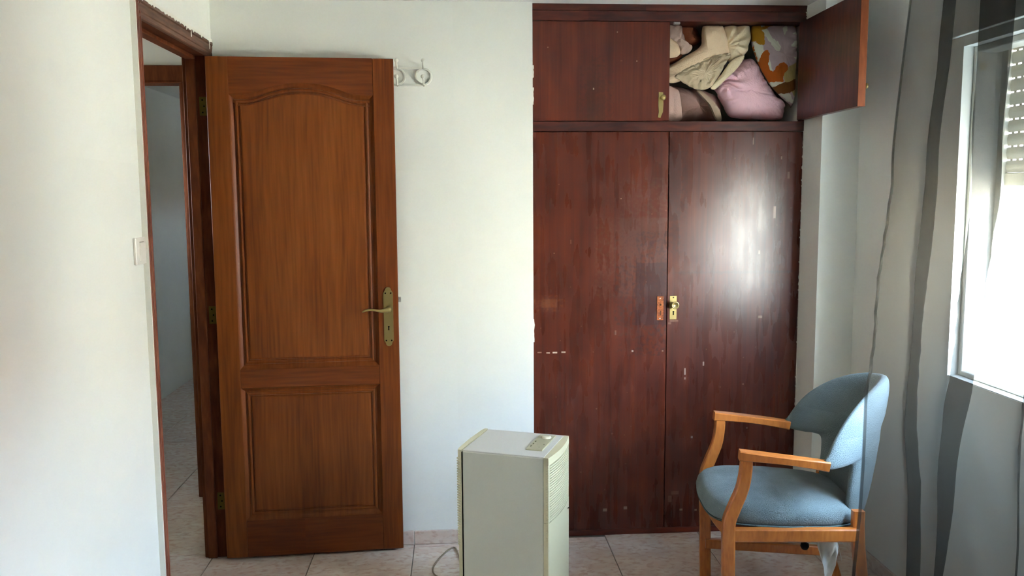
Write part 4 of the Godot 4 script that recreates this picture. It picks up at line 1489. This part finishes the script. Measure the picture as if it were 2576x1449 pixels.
	var bk := part("backrest", b, M.blue, t)
	bk.set_meta("label", "blue upholstered winged backrest")
	# torn pale lining hanging under the seat, and a dark glide on a loose screw
	b = MB.new()
	rings = []
	var ln := noise(6.0, 33, 2)
	for k in 15:
		var f := k / 14.0
		var r := PackedVector3Array()
		for q in 13:
			var g := q / 12.0
			var w := 0.5 + 0.5 * sin(f * 2.2)
			var fold := 0.012 * sin(g * 9.0 + f * 3.0) + 0.014 * ln.get_noise_2d(f, g)
			r.append(V(0.10 - 0.05 * f + fold, 0.372 - 0.27 * f * (0.72 + 0.28 * sin(g * 5.0 + 1.0)), lerpf(-0.125 - 0.07 * f * w, -0.198 - 0.05 * f, g)))
		rings.append(r)
	b.loft(rings, false, false, true)
	part("torn_lining", b, M.lining, t)
	b = MB.new()
	b.lathe([Vector2(0.003, 0.08), Vector2(0.003, 0.022), Vector2(0.013, 0.020), Vector2(0.015, 0.010), Vector2(0.010, 0.0), Vector2(0, 0)], 14, Transform3D(Basis.IDENTITY, V(0.10, 0.275, -0.10)))
	part("glide", b, M.black_rubber, t)

func shell_point(q: Vector2, h: float) -> Vector3:
	var s := q.x
	var lean := 0.16 * (q.y - 0.62) * (1.0 - 0.5 * absf(s) / 0.27)
	var z := -0.338 + 0.215 * pow(absf(s) / 0.262, 1.7) - lean
	var dz := 0.215 * 1.7 * pow(absf(s) / 0.262, 0.7) / 0.262 * signf(s)
	var nrm := V(-dz, 0.12, 1.0).normalized()
	return V(s * 0.945, q.y, z) + nrm * h * lerpf(0.027, 0.019, absf(s) / 0.27)

# ------------------------------------------------------------------ sheer curtain
func curtain() -> void:
	var t := thing("sheer_curtain", V(1.40, 0.02, -2.45))
	tag(t, "dark grey sheer voile curtain hanging in folds before window", "curtain")
	var ys := [2.2, 1.9, 1.6, 1.3, 1.0, 0.7, 0.4, 0.1]
	var tab := [
		[-2.782, -2.799, -2.817, -2.743, -2.577, -2.517, -2.527, -2.529],
		[-2.515, -2.522, -2.543, -2.455, -2.302, -2.189, -2.154, -2.154],
		[-2.607, -2.617, -2.634, -2.545, -2.370, -2.278, -2.243, -2.243],
		[-2.286, -2.285, -2.286, -2.224, -2.096, -2.070, -2.103, -2.103],
		[-2.463, -2.456, -2.451, -2.363, -2.227, -2.171, -2.153, -2.153],
		[-2.186, -2.185, -2.186, -2.088, -1.934, -1.859, -1.855, -1.855],
		[-2.206, -2.205, -2.206, -2.108, -1.954, -1.879, -1.875, -1.875],
		[-2.076, -2.075, -2.076, -1.978, -1.824, -1.749, -1.745, -1.745]]
	var off := [0.0, 0.004, 0.016, 0.034, 0.048, 0.062, 0.072, 0.08]
	var cm := StandardMaterial3D.new()
	cm.albedo_color = Color(0.12, 0.11, 0.095, 0.59)
	cm.transparency = BaseMaterial3D.TRANSPARENCY_ALPHA
	cm.roughness = 0.9
	cm.metallic_specular = 0.2
	cm.cull_mode = BaseMaterial3D.CULL_DISABLED
	cm.backlight_enabled = true
	cm.backlight = Color(0.20, 0.185, 0.155)
	var wn := noise(1.2, 77, 2)
	var rows := 64
	var rings := []
	for r in rows + 1:
		var y := lerpf(2.215, 0.015, float(r) / rows)
		var ctl := PackedVector3Array()
		for k in tab.size():
			var col := PackedFloat32Array(tab[k])
			var f := clampf((2.2 - y) / 0.3, 0.0, 7.0)
			var s := mini(int(f), 6)
			var z := cubic_interpolate(col[s], col[s + 1], col[maxi(s - 1, 0)], col[mini(s + 2, 7)], f - s)
			ctl.append(V(1.5 - 0.03 * (2.13 - y) - 0.19 * smoothstep(0.0, 1.0, (1.6 - y) / 0.85) + off[k], y, z))
		var ring := PackedVector3Array()
		for k in range(tab.size() - 1):
			var a := ctl[k]; var e := ctl[k + 1]
			var nseg := 26
			for q in nseg:
				var f := q / float(nseg)
				# folds round over at their edges
				var g := 0.5 - 0.5 * cos(PI * f) if k > 0 else sin(f * PI * 0.5)
				var p := a.lerp(e, lerpf(f, g, 0.75))
				p.x += (e.x - a.x) * (f - g) * 0.6 + 0.004 * wn.get_noise_2d(p.z * 3.0, y * 0.8) + 0.003 * sin(y * 3.0 + k) + 0.0022 * sin((p.z + 0.02 * sin(y * 2.0 + k)) * 190.0) * (0.6 + 0.4 * sin(y * 1.7 + k * 2.0))
				p.z += 0.003 * wn.get_noise_2d(y * 2.0, k * 5.0)
				ring.append(p)
		ring.append(ctl[tab.size() - 1])
		rings.append(ring)
	var b := MB.new()
	b.loft(rings, false, false, true)
	wpart("fabric", b, cm, t)
	# turned hem along the free edge
	var hems := []
	for r in rows + 1:
		var p: Vector3 = rings[r][0]
		var w := lerpf(0.010, 0.018, float(r) / rows)
		hems.append(PackedVector3Array([p + V(0.002, 0, 0), p + V(0.0045, 0, w * 0.5), p + V(0.003, 0, w), p + V(0.0065, 0, w * 0.4)]))
	b = MB.new()
	b.loft(hems, false, false, true)
	wpart("hem", b, cm, t)
	# rod and rings above
	var rod := thing("curtain_rod", V(1.53, 2.235, -1.9))
	tag(rod, "dark metal curtain rod above the window", "curtain rod")
	b = MB.new()
	b.tube([V(1.53, 2.235, -2.86), V(1.53, 2.235, -1.4)], 0.010, 12)
	wpart("pole", b, M.black_rubber, rod)
	for z: float in [-2.76, -1.44]:
		b = MB.new()
		b.tube([V(1.53, 2.235, z), V(XR - 0.018, 2.235, z)], 0.006, 8)
		wpart("bracket", b, M.black_rubber, rod)

# ------------------------------------------------------------------ coat rack and switch
func coat_rack() -> void:
	var t := thing("coat_rack", V(-0.172, 1.937, ZB))
	tag(t, "white metal wall coat rack with ring hooks behind door edge", "coat rack")
	var cy := 1.978
	var b := MB.new()
	var bar := PackedVector2Array([Vector2(1, -0.7), Vector2(1, 0.7), Vector2(0.7, 1), Vector2(-0.7, 1), Vector2(-1, 0.7), Vector2(-1, -0.7), Vector2(-0.7, -1), Vector2(0.7, -1)])
	b.sweep([V(-0.335, cy + 0.034, ZB + 0.004), V(-0.120, cy + 0.034, ZB + 0.004)], bar, Vector2(0.0045, 0.004))
	part_of(b, "rail", t)
	b = MB.new()
	b.sweep([V(-0.335, cy - 0.034, ZB + 0.004), V(-0.120, cy - 0.034, ZB + 0.004)], bar, Vector2(0.0045, 0.004))
	part_of(b, "rail", t)
	for k in 3:
		var cx := -0.1205 - k * 0.106
		var rings := []
		for q in 32:
			var a := TAU * q / 32.0
			var d := V(cos(a), sin(a), 0)
			var r := PackedVector3Array()
			for e: Vector2 in [Vector2(0.0355, 0.001), Vector2(0.0355, 0.009), Vector2(0.0325, 0.011), Vector2(0.028, 0.010), Vector2(0.027, 0.001)]:
				r.append(V(cx, cy, ZB) + d * e.x + V(0, 0, e.y))
			rings.append(r)
		b = MB.new()
		b.loft(rings, true, false, false, true)
		part_of(b, "ring", t)
		# long upper hook and short lower hook, each ending in a ball
		for h in 2:
			b = MB.new()
			var y0 := cy + 0.033 if h == 0 else cy - 0.034
			var tip := V(cx + 0.001, cy + 0.056, ZB + 0.066) if h == 0 else V(cx - 0.002, cy - 0.004, ZB + 0.046)
			var path := spline([V(cx, y0, ZB + 0.006), V(cx, lerpf(y0, tip.y, 0.18), ZB + 0.03), V(cx, lerpf(y0, tip.y, 0.55), tip.z - 0.012), tip], 20)
			b.tube(path, 0.0036, 10)
			var prof := []
			for q in 11: prof.append(Vector2(0.0085 * sin(PI * q / 10.0), -0.0085 * cos(PI * q / 10.0)))
			b.lathe(prof, 16, Transform3D(Basis.IDENTITY, tip))
			part_of(b, "hook", t)
		for y: float in [cy + 0.0335, cy - 0.036]:
			b = MB.new()
			b.lathe([Vector2(0.0036, 0), Vector2(0.0034, 0.001), Vector2(0, 0.0015)], 10, Transform3D(Basis(Vector3.RIGHT, PI / 2), V(cx + 0.0005, y, ZB + 0.0105)))
			wpart("screw", b, smat(120, 104, 70, 0.5, 0.5), t)

func part_of(b: MB, called: String, t: Node3D) -> void:
	wpart(called, b, M.white_metal, t)

func light_switch() -> void:
	var t := thing("light_switch", V(XL, 1.293, -2.65))
	tag(t, "white plastic light switch on wall beside the door casing", "light switch")
	var b := MB.new()
	b.box(V(XL, 1.295, -2.690), V(XL + 0.009, 1.377, -2.606), 0.0025)
	wpart("plate", b, M.white_plastic, t)
	b = MB.new()
	b.prism(PackedVector2Array([Vector2(XL + 0.008, 1.307), Vector2(XL + 0.0125, 1.307), Vector2(XL + 0.0105, 1.336), Vector2(XL + 0.0145, 1.3625), Vector2(XL + 0.008, 1.3625)]), -2.671, -2.632)
	wpart("rocker", b, M.white_plastic, t)
	b = MB.new()
	b.box(V(XL + 0.0085, 1.3628, -2.668), V(XL + 0.0100, 1.3642, -2.635), 0.0003)
	wpart("gap", b, smat(120, 108, 90, 0.8, 0.2), t)
